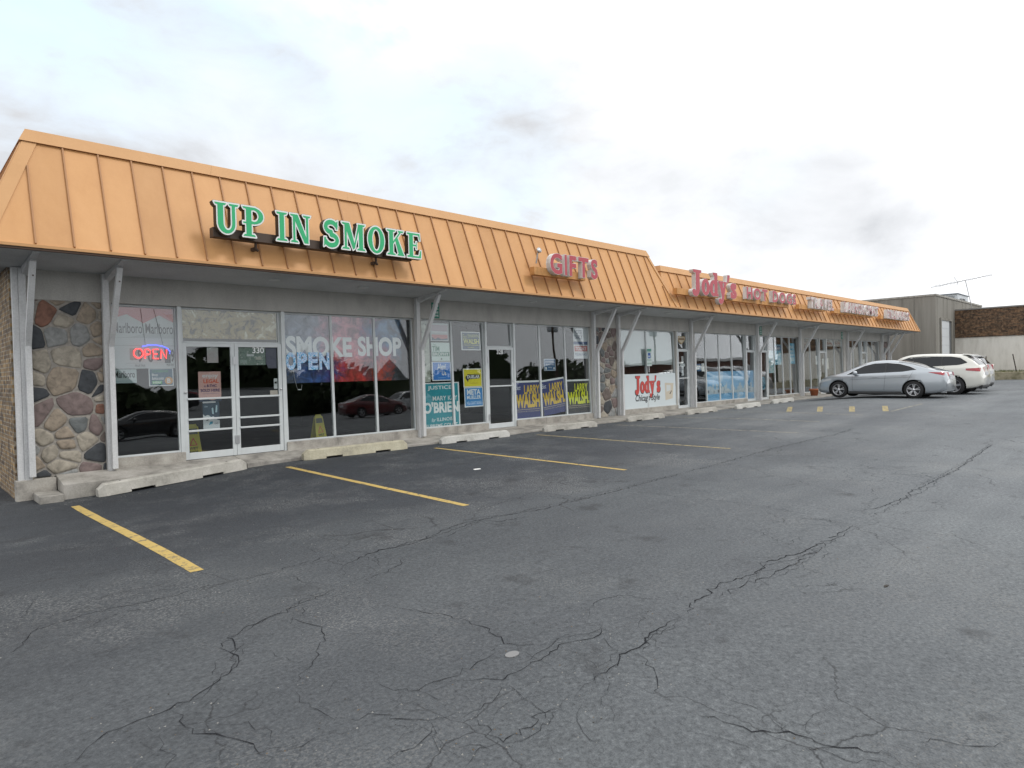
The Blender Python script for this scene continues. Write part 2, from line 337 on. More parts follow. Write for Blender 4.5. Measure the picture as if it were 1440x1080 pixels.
# ------------------------------------------------------------------ lettering
_TC = {}
def text_geo(body, off=0.0, shear=0.0):
    """flat outline of a word: (verts 2-D, faces, width, height), lower left corner at 0,0"""
    k = (body, off, shear)
    if k in _TC: return _TC[k]
    cu = bpy.data.curves.new('lettering', 'FONT'); cu.body = body; cu.size = 1; cu.offset = off; cu.shear = shear; cu.fill_mode = 'FRONT'; cu.resolution_u = 4
    o = bpy.data.objects.new('lettering', cu); COL.objects.link(o)
    dg = bpy.context.evaluated_depsgraph_get(); me = bpy.data.meshes.new_from_object(o.evaluated_get(dg))
    v = [(p.co.x, p.co.y) for p in me.vertices]; f = [list(p.vertices) for p in me.polygons]
    bpy.data.objects.remove(o); bpy.data.curves.remove(cu); bpy.data.meshes.remove(me)
    if not v: v = [(0, 0), (1, 0), (1, 1)]; f = []
    x0 = min(p[0] for p in v); y0 = min(p[1] for p in v); x1 = max(p[0] for p in v); y1 = max(p[1] for p in v)
    # weld so that outlines close
    idx = {}; nv = []; mp_ = []
    for p in v:
        q = (round(p[0]-x0, 5), round(p[1]-y0, 5))
        if q not in idx: idx[q] = len(nv); nv.append(q)
        mp_.append(idx[q])
    nf = []
    for a in f:
        b = [mp_[i] for i in a]
        if len(set(b)) == len(b): nf.append(b)
    _TC[k] = (nv, nf, x1-x0, y1-y0); return _TC[k]

def seg_dist(PX, PY, poly, closed=True):
    d = np.full(PX.shape, 1e9); ins = np.zeros(PX.shape, bool); n = len(poly)
    for i in range(n if closed else n-1):
        ax, ay = poly[i]; bx, by = poly[(i+1) % n]; ex, ey = bx-ax, by-ay; L2 = ex*ex+ey*ey+1e-12
        t = np.clip(((PX-ax)*ex+(PY-ay)*ey)/L2, 0, 1); d = np.minimum(d, np.hypot(PX-ax-t*ex, PY-ay-t*ey))
        if closed:
            c = ((ay > PY) != (by > PY)) & (PX < (bx-ax)*(PY-ay)/((by-ay) if abs(by-ay) > 1e-9 else 1e-9)+ax); ins ^= c
    return np.where(ins, -d, d) if closed else d
def ell(cx, cy, rx, ry, a0=0, a1=360, n=40):
    return [(cx+rx*math.cos(R(a0+(a1-a0)*i/n)), cy+ry*math.sin(R(a0+(a1-a0)*i/n))) for i in range(n+(0 if abs(a1-a0) == 360 else 1))]
def ser(x0, x1, y, up, h=.09, k=.07):   # a bracketed serif
    s_ = 1 if up else -1
    return [(x0, y), (x1, y), (x1-k*.4, y+s_*h*.55), (x1-k, y+s_*h), (x0+k, y+s_*h), (x0+k*.4, y+s_*h*.55)]
def box2(x0, x1, y0, y1): return [(x0, y0), (x1, y0), (x1, y1), (x0, y1)]
# glyph: width, [(op, shape, radius)] ; g polygon, p stroke, s cut-out
GLY = {
 'U': (.98, [('g', box2(.13, .37, .3, 1)), ('g', box2(.68, .83, .3, 1)), ('g', ell(.48, .34, .35, .34)), ('s', ell(.525, .36, .155, .22)), ('s', box2(.37, .68, .36, 1.2)), ('g', ser(0, .50, 1, False)), ('g', ser(.55, .98, 1, False))]),
 'P': (.90, [('g', box2(.15, .39, 0, 1)), ('g', ell(.45, .71, .43, .29)), ('s', ell(.47, .71, .19, .18)), ('s', box2(-.1, .15, .3, .95)), ('s', box2(.0, .15, .56, .9)), ('g', box2(.15, .39, 0, 1)), ('g', ser(.0, .55, 1, False)), ('g', ser(.02, .56, 0, True)), ('g', box2(.03, .5, .42, .50))]),
 'I': (.56, [('g', box2(.16, .40, 0, 1)), ('g', ser(0, .56, 1, False)), ('g', ser(0, .56, 0, True))]),
 'N': (1.05, [('g', box2(.14, .27, 0, 1)), ('g', [(.10, 1), (.40, 1), (.93, 0), (.70, 0)]), ('g', box2(.79, .92, .0, 1)), ('g', ser(0, .40, 1, False)), ('g', ser(.63, 1.05, 1, False)), ('g', ser(0, .42, 0, True))]),
 'S': (.80, [('p', ell(.41, .735, .26, .18, 25, 270, 26)+ell(.41, .265, .28, .19, 90, -160, 26), .095), ('g', [(.62, .66), (.72, .66), (.74, 1.0), (.66, .96)]), ('g', [(.04, 0), (.12, .05), (.17, .36), (.06, .36)])]),
 'M': (1.22, [('g', box2(.14, .27, 0, 1)), ('g', [(.10, 1), (.40, 1), (.70, .12), (.56, 0)]), ('g', [(.56, 0), (.66, .06), (.96, 1), (.84, 1)]), ('g', box2(.86, 1.09, 0, 1)), ('g', ser(0, .38, 1, False)), ('g', ser(.80, 1.22, 1, False)), ('g', ser(0, .42, 0, True)), ('g', ser(.74, 1.22, 0, True))]),
 'O': (.90, [('g', ell(.45, .5, .45, .52)), ('s', ell(.45, .5, .20, .40))]),
 'K': (1.02, [('g', box2(.14, .38, 0, 1)), ('g', [(.36, .42), (.36, .56), (.74, .96), (.86, .96)]), ('g', [(.46, .62), (.62, .72), (.98, .03), (.66, .03)]), ('g', ser(0, .52, 1, False)), ('g', ser(0, .52, 0, True)), ('g', ser(.60, .98, 1, False)), ('g', ser(.56, 1.02, 0, True))]),
 'E': (.86, [('g', box2(.14, .38, 0, 1)), ('g', box2(.02, .74, .91, 1)), ('g', box2(.02, .80, 0, .09)), ('g', box2(.3, .60, .46, .55)), ('g', [(.66, 1), (.78, 1), (.80, .72), (.74, .72)]), ('g', [(.68, 0), (.84, 0), (.86, .32), (.78, .32)]), ('g', [(.54, .66), (.60, .66), (.60, .35), (.54, .35)])]),
 'J': (.62, [('g', box2(.26, .48, .12, 1)), ('p', [(.37, .16), (.34, .05), (.24, -.02), (.12, 0)], .09), ('g', ell(.10, .06, .10, .09)), ('g', ser(.06, .62, 1, False, .08, .05))]),
 'o': (.56, [('g', ell(.28, .32, .28, .34)), ('s', ell(.28, .32, .105, .245))]),
 'd': (.62, [('g', ell(.27, .32, .27, .34)), ('s', ell(.28, .32, .10, .245)), ('g', box2(.36, .55, 0, 1)), ('g', [(.24, 1), (.55, 1), (.55, .92), (.28, .92)]), ('g', [(.5, 0), (.62, 0), (.62, .07), (.5, .07)])]),
 'y': (.62, [('g', [(.06, .64), (.28, .64), (.40, .10), (.28, .0)]), ('g', [(.48, .64), (.58, .64), (.38, -.12), (.28, .0)]), ('p', [(.34, -.05), (.28, -.22), (.16, -.28), (.10, -.24)], .055), ('g', ser(.0, .34, .66, False, .06, .04)), ('g', ser(.40, .64, .66, False, .06, .04)), ('g', ell(.10, -.2, .08, .08))]),
 's': (.50, [('p', ell(.25, .49, .155, .10, 25, 270, 20)+ell(.25, .17, .165, .115, 90, -160, 20), .075), ('g', [(.37, .44), (.44, .44), (.45, .65), (.40, .63)]), ('g', [(.03, 0), (.08, .02), (.11, .23), (.04, .23)])]),
 "'": (.24, [('g', [(.07, 1), (.22, 1), (.12, .70), (.04, .70)])]),
}
_GC = {}
def glyph_geo(ch, off=0.0):
    k = (ch, off)
    if k in _GC: return _GC[k]
    w, ops = GLY[ch]; h = .0125
    xs = np.arange(-.14, w+.15, h); ys = np.arange(-.46, 1.16, h); PX, PY = np.meshgrid(xs, ys)
    D = np.full(PX.shape, 9.0)
    for op in ops:
        if op[0] == 'g': D = np.minimum(D, seg_dist(PX, PY, op[1]))
        elif op[0] == 'p': D = np.minimum(D, seg_dist(PX, PY, op[1], False)-op[2])
        else: D = np.maximum(D, -seg_dist(PX, PY, op[1]))
    D = D-off+1e-7
    ny, nx = D.shape; segs = {}
    def ip(a, b):   # crossing on the grid edge a-b
        (i, j), (p, q) = a, b; d0, d1 = D[i, j], D[p, q]; t = d0/(d0-d1)
        return (xs[j]+(xs[q]-xs[j])*t, ys[i]+(ys[p]-ys[i])*t)
    pos = {}
    sg = D < 0
    act = np.argwhere((sg[:-1, :-1] != sg[1:, :-1]) | (sg[:-1, :-1] != sg[:-1, 1:]) | (sg[:-1, :-1] != sg[1:, 1:]))
    for i, j in act:
        c = [(i, j), (i, j+1), (i+1, j+1), (i+1, j)]; s_ = [bool(sg[a]) for a in c]; cr = []
        for e in range(4):
            a, b = c[e], c[(e+1) % 4]
            if s_[e] != s_[(e+1) % 4]:
                key = (min(a, b), max(a, b)); pos[key] = ip(*key); cr.append((key, s_[e]))
        # direct each segment so that the inside lies left: leave at an in->out edge, arrive at an out->in edge
        outs = [q for q, si in cr if si]; ins_ = [q for q, si in cr if not si]
        for a, b in zip(outs, ins_): segs[a] = b
    loops = []
    while segs:
        st = next(iter(segs)); lp = []; cur = st
        while cur in segs:
            lp.append(pos[cur]); cur = segs.pop(cur)
        if len(lp) > 5: loops.append(lp)
    def simp(lp):
        out = []; n = len(lp)
        for i in range(n):
            a = out[-1] if out else lp[i-1]; b = lp[i]; c = lp[(i+1) % n]
            ar = abs((b[0]-a[0])*(c[1]-a[1])-(b[1]-a[1])*(c[0]-a[0])); L_ = math.hypot(c[0]-a[0], c[1]-a[1])+1e-9
            if ar/L_ > .0012 or i % 12 == 0: out.append(b)
        return out
    loops = [simp(l) for l in loops]
    area = lambda l: sum(l[i-1][0]*l[i][1]-l[i][0]*l[i-1][1] for i in range(len(l)))/2
    loops.sort(key=lambda l: -abs(area(l)))
    V = [p for l in loops for p in l]; F = []
    sign = 1 if area(loops[0]) > 0 else -1
    outer = [l for l in loops if area(l)*sign > 0]; holes = [l for l in loops if area(l)*sign <= 0]
    def inside(p, l):
        c = False
        for i in range(len(l)):
            a, b = l[i-1], l[i]
            if (a[1] > p[1]) != (b[1] > p[1]) and p[0] < (b[0]-a[0])*(p[1]-a[1])/(b[1]-a[1])+a[0]: c = not c
        return c
    V = []
    for o in outer:
        grp = [o]+[h_ for h_ in holes if inside(h_[0], o)]; base = len(V); fl = [p for l in grp for p in l]; V.extend(fl)
        for t in geometry.tessellate_polygon([[Vector((p[0], p[1], 0)) for p in l] for l in grp]): F.append([base+i for i in t])
    _GC[k] = (V, F, w); return _GC[k]

def extrude_flat(mb, V, F, fn, y_front, depth, m_face, m_side):
    """V 2-D outline filled by F; fn maps (u, v) to (x, z); front at y_front (towards -Y), back at y_front+depth"""
    pts = [fn(*p) for p in V]
    mb.add([(x, y_front, z) for x, z in pts], F, m_face)
    if depth > 0:
        cnt = {}
        for f in F:
            for i in range(len(f)):
                e = (f[i-1], f[i]); k = (min(e), max(e)); cnt[k] = cnt.get(k, 0)+1
        ed = [k for k, c in cnt.items() if c == 1]; n = len(pts)
        vs = [(x, y_front, z) for x, z in pts]+[(x, y_front+depth, z) for x, z in pts]
        mb.add(vs, [(a, b, n+b, n+a) for a, b in ed], m_side)
        mb.add([(x, y_front+depth, z) for x, z in pts], F, m_side)

# ------------------------------------------------------------------ ground
def g(x, y):
    z = -.373+.00764*min(max(x, 0), 30)-.0016*min(max(y, -13), 0)
    z -= .17*sm((6-x)/4)*sm((y+7.5)/7)
    z += .17*sm((x-14)/14)*sm((-y-1.5)/3)
    return z
def gm_(x, y):      # height of the sheet as built: between its half-metre nodes
    i, j = math.floor(x/.5)*.5, math.floor(y/.5)*.5; a, b = (x-i)/.5, (y-j)/.5
    return g(i, j)*(1-a)*(1-b)+g(i+.5, j)*a*(1-b)+g(i, j+.5)*(1-a)*b+g(i+.5, j+.5)*a*b
ASPH = asphalt_mat()
def ground_sheet():
    xs = [-700, -300, -120, -60, -30, -15]+[-10+.5*i for i in range(150)]+[70, 90, 130, 200, 350, 700]
    ys = [-700, -300, -150, -90, -60, -45]+[-36+.5*i for i in range(80)]+[8, 14, 30, 80, 200, 700]
    V = [(x, y, g(x, y)) for x in xs for y in ys]; n = len(ys)
    F = [(i*n+j, (i+1)*n+j, (i+1)*n+j+1, i*n+j+1) for i in range(len(xs)-1) for j in range(n-1)]
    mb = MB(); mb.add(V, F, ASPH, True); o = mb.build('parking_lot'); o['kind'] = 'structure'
ground_sheet()

CONC = streak_mat('concrete_walk', (.30, .285, .255), (.17, .16, .145), (.39, .37, .34), (1.0, 1.0, 1.0), .9, .3)
CONC_W = streak_mat('concrete_stop', (.38, .365, .325), (.23, .22, .195), (.48, .46, .42), (1.4, 1.4, 1.4), .9, .5, .3, .72)
def sidewalk():
    pts = [(2.05, -.62, -.17, -.28), (5, -.64, -.17, -.265), (8, -.72, -.17, -.26), (10, -.80, -.17, -.25), (15, -.95, -.165, -.225), (18, -1.1, -.15, -.19), (22, -1.25, -.13, -.16), (28, -1.35, -.125, -.13), (33, -1.4, -.125, -.12), (46.2, -1.4, -.125, -.12)]
    mb = MB()
    for a, b in zip(pts, pts[1:]):
        n = max(1, int((b[0]-a[0])/1.6))
        for i in range(n):
            t0, t1 = i/n, (i+1)/n; L = lambda k, t: a[k]+(b[k]-a[k])*t
            x0, x1 = L(0, t0)+.004, L(0, t1)-.004
            mb.hexa([(x0, L(1, t0), -.9), (x1, L(1, t1), -.9), (x1, .02, -.9), (x0, .02, -.9)], [(x0, L(1, t0), L(3, t0)), (x1, L(1, t1), L(3, t1)), (x1, .02, L(2, t1)), (x0, .02, L(2, t0))], CONC)
    o = mb.build('sidewalk', bevel=.012); o['kind'] = 'structure'
    mb = MB(); mb.box(1.72, 2.04, -.78, -.16, -.9, -.41, CONC); o = mb.build('concrete_step', bevel=.015); tag(o, 'low concrete step at the end of the sidewalk below the stone pier', 'step')
sidewalk()

# cracks in the paving, a dark film along each break
CRACKS = [(1,[(0.48,-8.02),(0.58,-7.89),(0.73,-7.58),(0.96,-7.54),(1.19,-7.52),(1.37,-7.55),(1.6,-7.58),(1.91,-7.54),(2.3,-7.6),(2.62,-7.56),(3.14,-7.49)]),(0.6,[(0.56,-7.54),(0.71,-7.25),(0.85,-6.69),(1.06,-6.62)]),(0.6,[(0.7,-7.69),(0.88,-7.9),(1.03,-7.78),(1.19,-7.69),(1.59,-7.8),(1.9,-7.82),(2.4,-7.72)]),(1.3,[(0.5,-9.64),(0.58,-9.67),(0.64,-9.58),(0.72,-9.51),(0.79,-9.5),(0.91,-9.48),(1.03,-9.48),(1.08,-9.44),(1.16,-9.44),(1.27,-9.38),(1.4,-9.3),(1.5,-9.19),(1.57,-8.98),(1.59,-8.76),(1.73,-8.68),(1.94,-8.61),(2.15,-8.56),(2.23,-8.48),(2.61,-8.44)]),(1.2,[(1.03,-9.48),(1.05,-9.62),(1.03,-9.82),(1.11,-9.9),(1.16,-10.02),(1.2,-10.14),(1.22,-10.3),(1.22,-10.35)]),(1,[(1.22,-10.3),(1.31,-10.3),(1.43,-10.29),(1.56,-10.3)]),(0.6,[(1.03,-9.82),(0.94,-9.9),(0.88,-9.9),(0.8,-9.88),(0.75,-9.91)]),(0.7,[(0.9,-9.48),(0.9,-9.65),(0.94,-9.65)]),(0.6,[(0.9,-9.65),(0.85,-9.8),(0.87,-9.88)]),(0.8,[(1.94,-8.61),(2.06,-8.9),(2.11,-9.07),(2.03,-9.24),(1.89,-9.4),(1.78,-9.57),(1.67,-9.62),(1.59,-9.75)]),(0.9,[(1.57,-9.77),(1.53,-9.92),(1.56,-10.06),(1.57,-10.19),(1.59,-10.25)]),(0.5,[(2.14,-8.38),(2.12,-8.53)]),(0.7,[(2.23,-8.48),(2.14,-8.72),(2.05,-8.85)]),(0.5,[(1.16,-9.46),(1.36,-9.54),(1.47,-9.64)]),(0.5,[(2.88,-6.76),(3.15,-6.46),(3.38,-6.25)]),(0.5,[(3.04,-6.88),(2.98,-7.29),(3.2,-7.4)]),(1.5,[(2.91,-7.9),(3.3,-7.74),(3.72,-7.72),(4.1,-7.67),(4.58,-7.5),(4.94,-7.52),(5.27,-7.59),(5.73,-7.69),(6.14,-7.69),(6.58,-7.69),(7.2,-7.71),(7.83,-7.68),(9.02,-7.65)]),(1.2,[(3.14,-7.49),(3.36,-7.74),(3.83,-7.76),(4.33,-7.67),(4.87,-7.54),(4.97,-7.77),(5.38,-7.84)]),(0.6,[(4.82,-7.26),(5.36,-7.09),(5.93,-7.0),(6.53,-6.83),(7.27,-6.52)]),(0.5,[(5.98,-7.05),(5.72,-7.42),(5.67,-7.74)]),(0.5,[(5.18,-8.04),(5.32,-8.41),(5.43,-8.51)]),(0.6,[(7.29,-7.83),(7.41,-8.32),(7.34,-8.68)]),(0.8,[(3.48,-8.03),(3.29,-8.28),(3.05,-8.36),(2.84,-8.4),(2.79,-8.65)]),(0.5,[(2.84,-8.4),(2.67,-8.33)]),(1.0,[(2.64,-8.99),(2.66,-9.15),(2.73,-9.36),(2.8,-9.62),(2.82,-9.79),(2.85,-9.9),(2.8,-10.07),(2.78,-10.21),(2.87,-10.34),(2.94,-10.45)]),(0.6,[(3.54,-9.76),(3.58,-9.89),(3.58,-10.03)]),(0.8,[(1.88,-9.95),(1.93,-10.06),(1.94,-10.18),(1.99,-10.25),(2.1,-10.26),(2.18,-10.28),(2.3,-10.31),(2.47,-10.26),(2.64,-10.24),(2.79,-10.23)]),(1.2,[(2.18,-10.28),(2.27,-10.37),(2.36,-10.44),(2.42,-10.53),(2.48,-10.51),(2.6,-10.52),(2.74,-10.52),(2.92,-10.49),(3.0,-10.46),(3.09,-10.5),(3.19,-10.55),(3.3,-10.53),(3.36,-10.46),(3.33,-10.37)]),(1.2,[(2.43,-10.54),(2.3,-10.63),(2.18,-10.65),(2.08,-10.66),(2.0,-10.63)]),(1.2,[(1.6,-10.24),(1.63,-10.28),(1.72,-10.29),(1.79,-10.39),(1.8,-10.45),(1.86,-10.52),(1.89,-10.57),(1.93,-10.65)]),(1.4,[(1.89,-10.57),(1.85,-10.64),(1.78,-10.68),(1.65,-10.69),(1.57,-10.69),(1.5,-10.7)]),(0.7,[(1.72,-10.29),(1.85,-10.27),(1.99,-10.25)]),(1,[(1.85,-10.53),(2.0,-10.61),(2.05,-10.65),(2.12,-10.66)]),(1.2,[(2.07,-10.67),(2.03,-10.78),(2.04,-10.86),(2.02,-10.93),(2.04,-10.96),(2.11,-10.99),(2.19,-10.98),(2.26,-10.96),(2.3,-10.92),(2.37,-10.94),(2.47,-10.93),(2.56,-10.89)]),(1.2,[(2.02,-10.93),(1.94,-10.95),(1.86,-10.94),(1.81,-10.91)]),(1,[(1.94,-10.95),(1.82,-10.97),(1.76,-10.98)]),(0.9,[(2.12,-11.01),(2.12,-11.13),(2.1,-11.2),(2.02,-11.25)]),(0.7,[(2.41,-10.53),(2.38,-10.7),(2.35,-10.83),(2.3,-10.92)]),(1.4,[(2.64,-10.94),(2.77,-10.9),(2.93,-10.88),(3.15,-10.83),(3.29,-10.84),(3.41,-10.79),(3.6,-10.77),(3.75,-10.76),(3.89,-10.77)]),(0.8,[(3.17,-10.61),(3.14,-10.74),(3.15,-10.83)]),(1.1,[(3.23,-10.83),(3.16,-10.98),(3.1,-11.06),(3.0,-11.15),(2.88,-11.21),(2.86,-11.31),(2.84,-11.41)]),(1,[(2.64,-10.82),(2.74,-10.89),(2.87,-10.91)]),(1,[(2.58,-11.0),(2.57,-11.12)]),(0.8,[(2.45,-11.07),(2.41,-11.13)]),(0.9,[(2.72,-11.05),(2.75,-11.16)]),(0.7,[(3.43,-10.33),(3.59,-10.2),(3.77,-10.16),(3.93,-10.2),(3.98,-10.28),(3.98,-10.35),(4.17,-10.6)]),(0.7,[(3.43,-10.47),(3.62,-10.51),(3.75,-10.58)]),(0.6,[(3.25,-10.55),(3.36,-10.66),(3.43,-10.78)]),(0.6,[(2.59,-11.26),(2.56,-11.33),(2.47,-11.37)]),(1.4,[(9.11,-7.6),(9.73,-7.64),(10.67,-7.6),(11.62,-7.54),(12.88,-7.47),(13.86,-7.51),(14.69,-7.51),(16.03,-7.57),(17.16,-7.48)]),(0.7,[(7.32,-8.69),(7.44,-8.98),(7.49,-9.29),(7.49,-9.65),(7.45,-9.97),(7.4,-10.24)]),(1.5,[(3.88,-10.77),(4.2,-10.68),(4.43,-10.69),(4.67,-10.63),(4.9,-10.7),(5.15,-10.71),(5.4,-10.66),(5.63,-10.72),(5.94,-10.78),(6.29,-10.79),(6.58,-10.78),(6.97,-10.78),(7.22,-10.77)]),(1.2,[(4.32,-10.77),(4.76,-10.79),(4.98,-10.82),(5.27,-10.84),(5.58,-10.87),(5.91,-10.82),(6.16,-10.81)]),(0.7,[(5.72,-10.97),(6.01,-10.95),(6.22,-10.87)]),(1.3,[(7.85,-10.55),(8.13,-10.69),(8.86,-10.75),(9.61,-10.73),(10.55,-10.73),(11.52,-10.75),(12.7,-10.72),(13.56,-10.65),(15.37,-10.57)]),(0.9,[(7.62,-10.81),(8.76,-10.78),(9.96,-10.83),(10.66,-10.74)]),(0.6,[(5.92,-10.6),(6.38,-10.54),(6.18,-10.66)]),(0.4,[(8.51,-9.8),(8.84,-10.15),(8.96,-10.41)]),(1.5,[(2.79,-11.43),(2.82,-11.52),(2.85,-11.6),(2.87,-11.71),(2.92,-11.84),(2.97,-11.91),(2.97,-12.0),(2.99,-12.08),(3.05,-12.15),(3.07,-12.23),(3.07,-12.3),(3.06,-12.36)]),(1.0,[(3.19,-12.24),(3.31,-12.36),(3.36,-12.4),(3.38,-12.48),(3.43,-12.54),(3.52,-12.59),(3.61,-12.66)])]
CRK = mat('crack', (.022, .023, .026), .95, spec=.05)
def cracks():
    rnd = random.Random(3); mb = MB()
    allc = []
    for w, pts in CRACKS:
        allc.append((w, pts))
        if w < .75: continue
        for k in range(max(1, int(len(pts)*.4))):
            i = rnd.randrange(len(pts)); p = pts[i]; a = rnd.uniform(0, 6.283); q = [p]
            sc_ = .10+.02*math.hypot(p[0], p[1]+13.16)
            for _ in range(rnd.choice((2, 3, 4))): a += rnd.gauss(0, .6); q.append((q[-1][0]+math.cos(a)*sc_, q[-1][1]+math.sin(a)*sc_))
            allc.append((.45*w, q))
        if w >= 1.2:
            o_ = rnd.choice((-1, 1))*rnd.uniform(.05, .12); allc.append((.5*w, [(x+o_*rnd.uniform(.3, 1.2), y+o_*rnd.uniform(.3, 1.2)) for x, y in pts[len(pts)//3:]]))
    for w, pts in allc:
        fine = []
        for (x0, y0), (x1, y1) in zip(pts, pts[1:]):
            L_ = math.hypot(x1-x0, y1-y0); n = max(2, int(L_/.045)) if L_ < 6 else max(2, int(L_/.12))
            for i in range(n):
                t = i/n; j = .017*(1 if 0 < i else 0)
                fine.append((x0+(x1-x0)*t+rnd.gauss(0, j), y0+(y1-y0)*t+rnd.gauss(0, j)))
        fine.append(pts[-1]); n = len(fine); L = []; Rr = []
        wd = .0021*w
        for i, p in enumerate(fine):
            a, b = fine[max(0, i-1)], fine[min(n-1, i+1)]; dx, dy = b[0]-a[0], b[1]-a[1]; l = math.hypot(dx, dy)+1e-6
            e = min(1, i/6, (n-1-i)/6); ww = wd*e*max(.3, rnd.gauss(.75, .33)); dist = math.hypot(p[0], p[1]+13.16); ww *= 1+dist*.085
            L.append((p[0]-dy/l*ww, p[1]+dx/l*ww, gm_(*p)+.0035)); Rr.append((p[0]+dy/l*ww, p[1]-dx/l*ww, gm_(*p)+.0035))
        mb.add(L+Rr, [(i, n+i, n+i+1, i+1) for i in range(n-1)], CRK)
    o = mb.build('pavement_cracks'); o['kind'] = 'structure'
cracks()

def paint_mat(name, col, hole_lo, hole_hi, alpha=1.0):
    m = bpy.data.materials.new(name); m.use_nodes = True; nt = m.node_tree; L = nt.links.new
    b = nt.nodes['Principled BSDF']; b.inputs['Roughness'].default_value = .75
    t = nt.nodes.new('ShaderNodeTexCoord'); n = nt.nodes.new('ShaderNodeTexNoise'); n.inputs['Scale'].default_value = 9; n.inputs['Detail'].default_value = 9; n.inputs['Roughness'].default_value = .75; L(t.outputs['Object'], n.inputs['Vector'])
    rp = nt.nodes.new('ShaderNodeValToRGB'); e = rp.color_ramp.elements; e[0].position = hole_lo; e[0].color = (.075, .076, .075, 1); e[1].position = hole_hi; e[1].color = (*col, 1); k = e.new(.75); k.color = (*[c*1.12 for c in col], 1); L(n.outputs['Fac'], rp.inputs[0]); L(rp.outputs[0], b.inputs['Base Color'])
    return m
YEL = paint_mat('yellow_paint', (.43, .305, .09), .38, .46); YEL2 = paint_mat('worn_yellow_paint', (.36, .29, .13), .38, .52); PALE = paint_mat('faded_paint', (.30, .28, .22), .40, .58)
def stripe(p, q, w, m, label):
    mb = MB(); n = max(2, int(math.hypot(q[0]-p[0], q[1]-p[1])/.25)); dx, dy = q[0]-p[0], q[1]-p[1]; l = math.hypot(dx, dy); ux, uy = -dy/l*w/2, dx/l*w/2
    L, Rr = [], []; rnd = random.Random(int(p[0]*100))
    for i in range(n+1):
        t = i/n; x, y = p[0]+dx*t, p[1]+dy*t; j = 1+rnd.uniform(-.05, .05)
        L.append((x+ux*j, y+uy*j, gm_(x+ux, y+uy)+.0025)); Rr.append((x-ux*j, y-uy*j, gm_(x-ux, y-uy)+.0025))
    mb.add(L+Rr, [(i, n+1+i, n+2+i, i+1) for i in range(n)], m)
    tag(mb.build('parking_line'), label, 'parking line', 'painted parking lines')
stripe((2.06, -1.45), (1.98, -7.02), .115, YEL, 'bright yellow parking line nearest to the stone pier and the double doors')
stripe((5.50, -1.3), (5.31, -6.79), .10, YEL, 'yellow parking line starting between the two long cracked wheel stops of the smoke shop')
stripe((8.91, -1.42), (8.79, -6.73), .095, YEL, 'yellow parking line starting beside the bright white wheel stop')
stripe((12.20, -1.44), (12.18, -6.82), .085, YEL2, 'faded yellow parking line ending in front of the purple and yellow election posters')
stripe((15.44, -1.57), (15.63, -6.78), .09, PALE, 'pale worn parking line running out from the second stone pier')
stripe((18.58, -1.64), (18.4, -6.2), .09, PALE, 'nearly worn away parking line in front of the white hot dog panel')
stripe((21.15, -1.7), (20.6, -6.6), .09, PALE, 'worn pale line bounding the striped aisle on its near side')
for i, (a, b) in enumerate((((21.1, -4.23), (23.3, -3.35)), ((21.34, -5.1), (23.2, -4.42)), ((21.61, -5.97), (23.5, -5.34)), ((22.01, -6.8), (24.0, -6.2)))):
    stripe(a, b, .16, YEL2, 'short slanted yellow bar before the silver sedan, %s from the shop windows' % ('first', 'second', 'third', 'fourth')[i])
stripe((22.03, -6.95), (25.2, -7.0), .08, PALE, 'thin worn line closing the outer end of the striped aisle')

# litter
def litter(name, x, y, pts, m, label, cat):
    mb = MB(); z = g(x, y)
    mb.prism([(x+a, y+b) for a, b in pts], 'Z', z+.001, z+.006, m); tag(mb.build(name), label, cat)
WHITE_PAPER = mat('paper_white', (.72, .72, .70), .8)
litter('paper_scrap', 7.39, -4.6, [(-.08, -.04), (.05, -.05), (.09, .02), (.0, .05), (-.06, .03)], WHITE_PAPER, 'crumpled white paper scrap lying between two yellow lines', 'litter')
litter('flattened_cup', 2.68, -10.34, ell(0, 0, .05, .035, n=14), mat('trodden_white', (.20, .20, .20), .9), 'round flattened white lid trodden into the asphalt near the camera', 'litter')
litter('dead_leaf', 5.39, -11.59, [(-.035, 0), (0, .015), (.035, .008), (.04, -.008), (0, -.012)], mat('leaf_dark', (.03, .025, .02), .8), 'small dark dead leaf alone on the open asphalt', 'leaf')

def grit():
    rnd = random.Random(21); mb = MB(); ms = [mat('grit_pale', (.25, .245, .23), .9), mat('grit_dark', (.05, .048, .045), .9), mat('grit_brown', (.14, .10, .06), .9)]
    for k in range(1500):
        if rnd.random() < .55: x = rnd.uniform(1.0, 30); y = -1.05-.035*x*.6-abs(rnd.gauss(0, .22))
        elif rnd.random() < .5: p = rnd.choice(rnd.choice(CRACKS)[1]); x, y = p[0]+rnd.gauss(0, .12), p[1]+rnd.gauss(0, .12)
        else: x = rnd.uniform(0, 26); y = rnd.uniform(-12.3, -2)
        r = rnd.uniform(.003, .0075)*(1+.02*x); z = gm_(x, y); a = rnd.uniform(0, 6.28)
        v = [(x+r*math.cos(a+t), y+r*math.sin(a+t), z) for t in (0, 2.1, 4.2)]+[(x+rnd.uniform(-.3, .3)*r, y, z+r*rnd.uniform(.5, 1))]
        mb.add(v, [(0, 1, 3), (1, 2, 3), (2, 0, 3)], rnd.choices(ms, (5, 2, 2))[0])
    tag(mb.build('grit'), 'loose grit and small stones scattered over the asphalt and along the wheel stops', 'grit', kind='stuff')
grit()

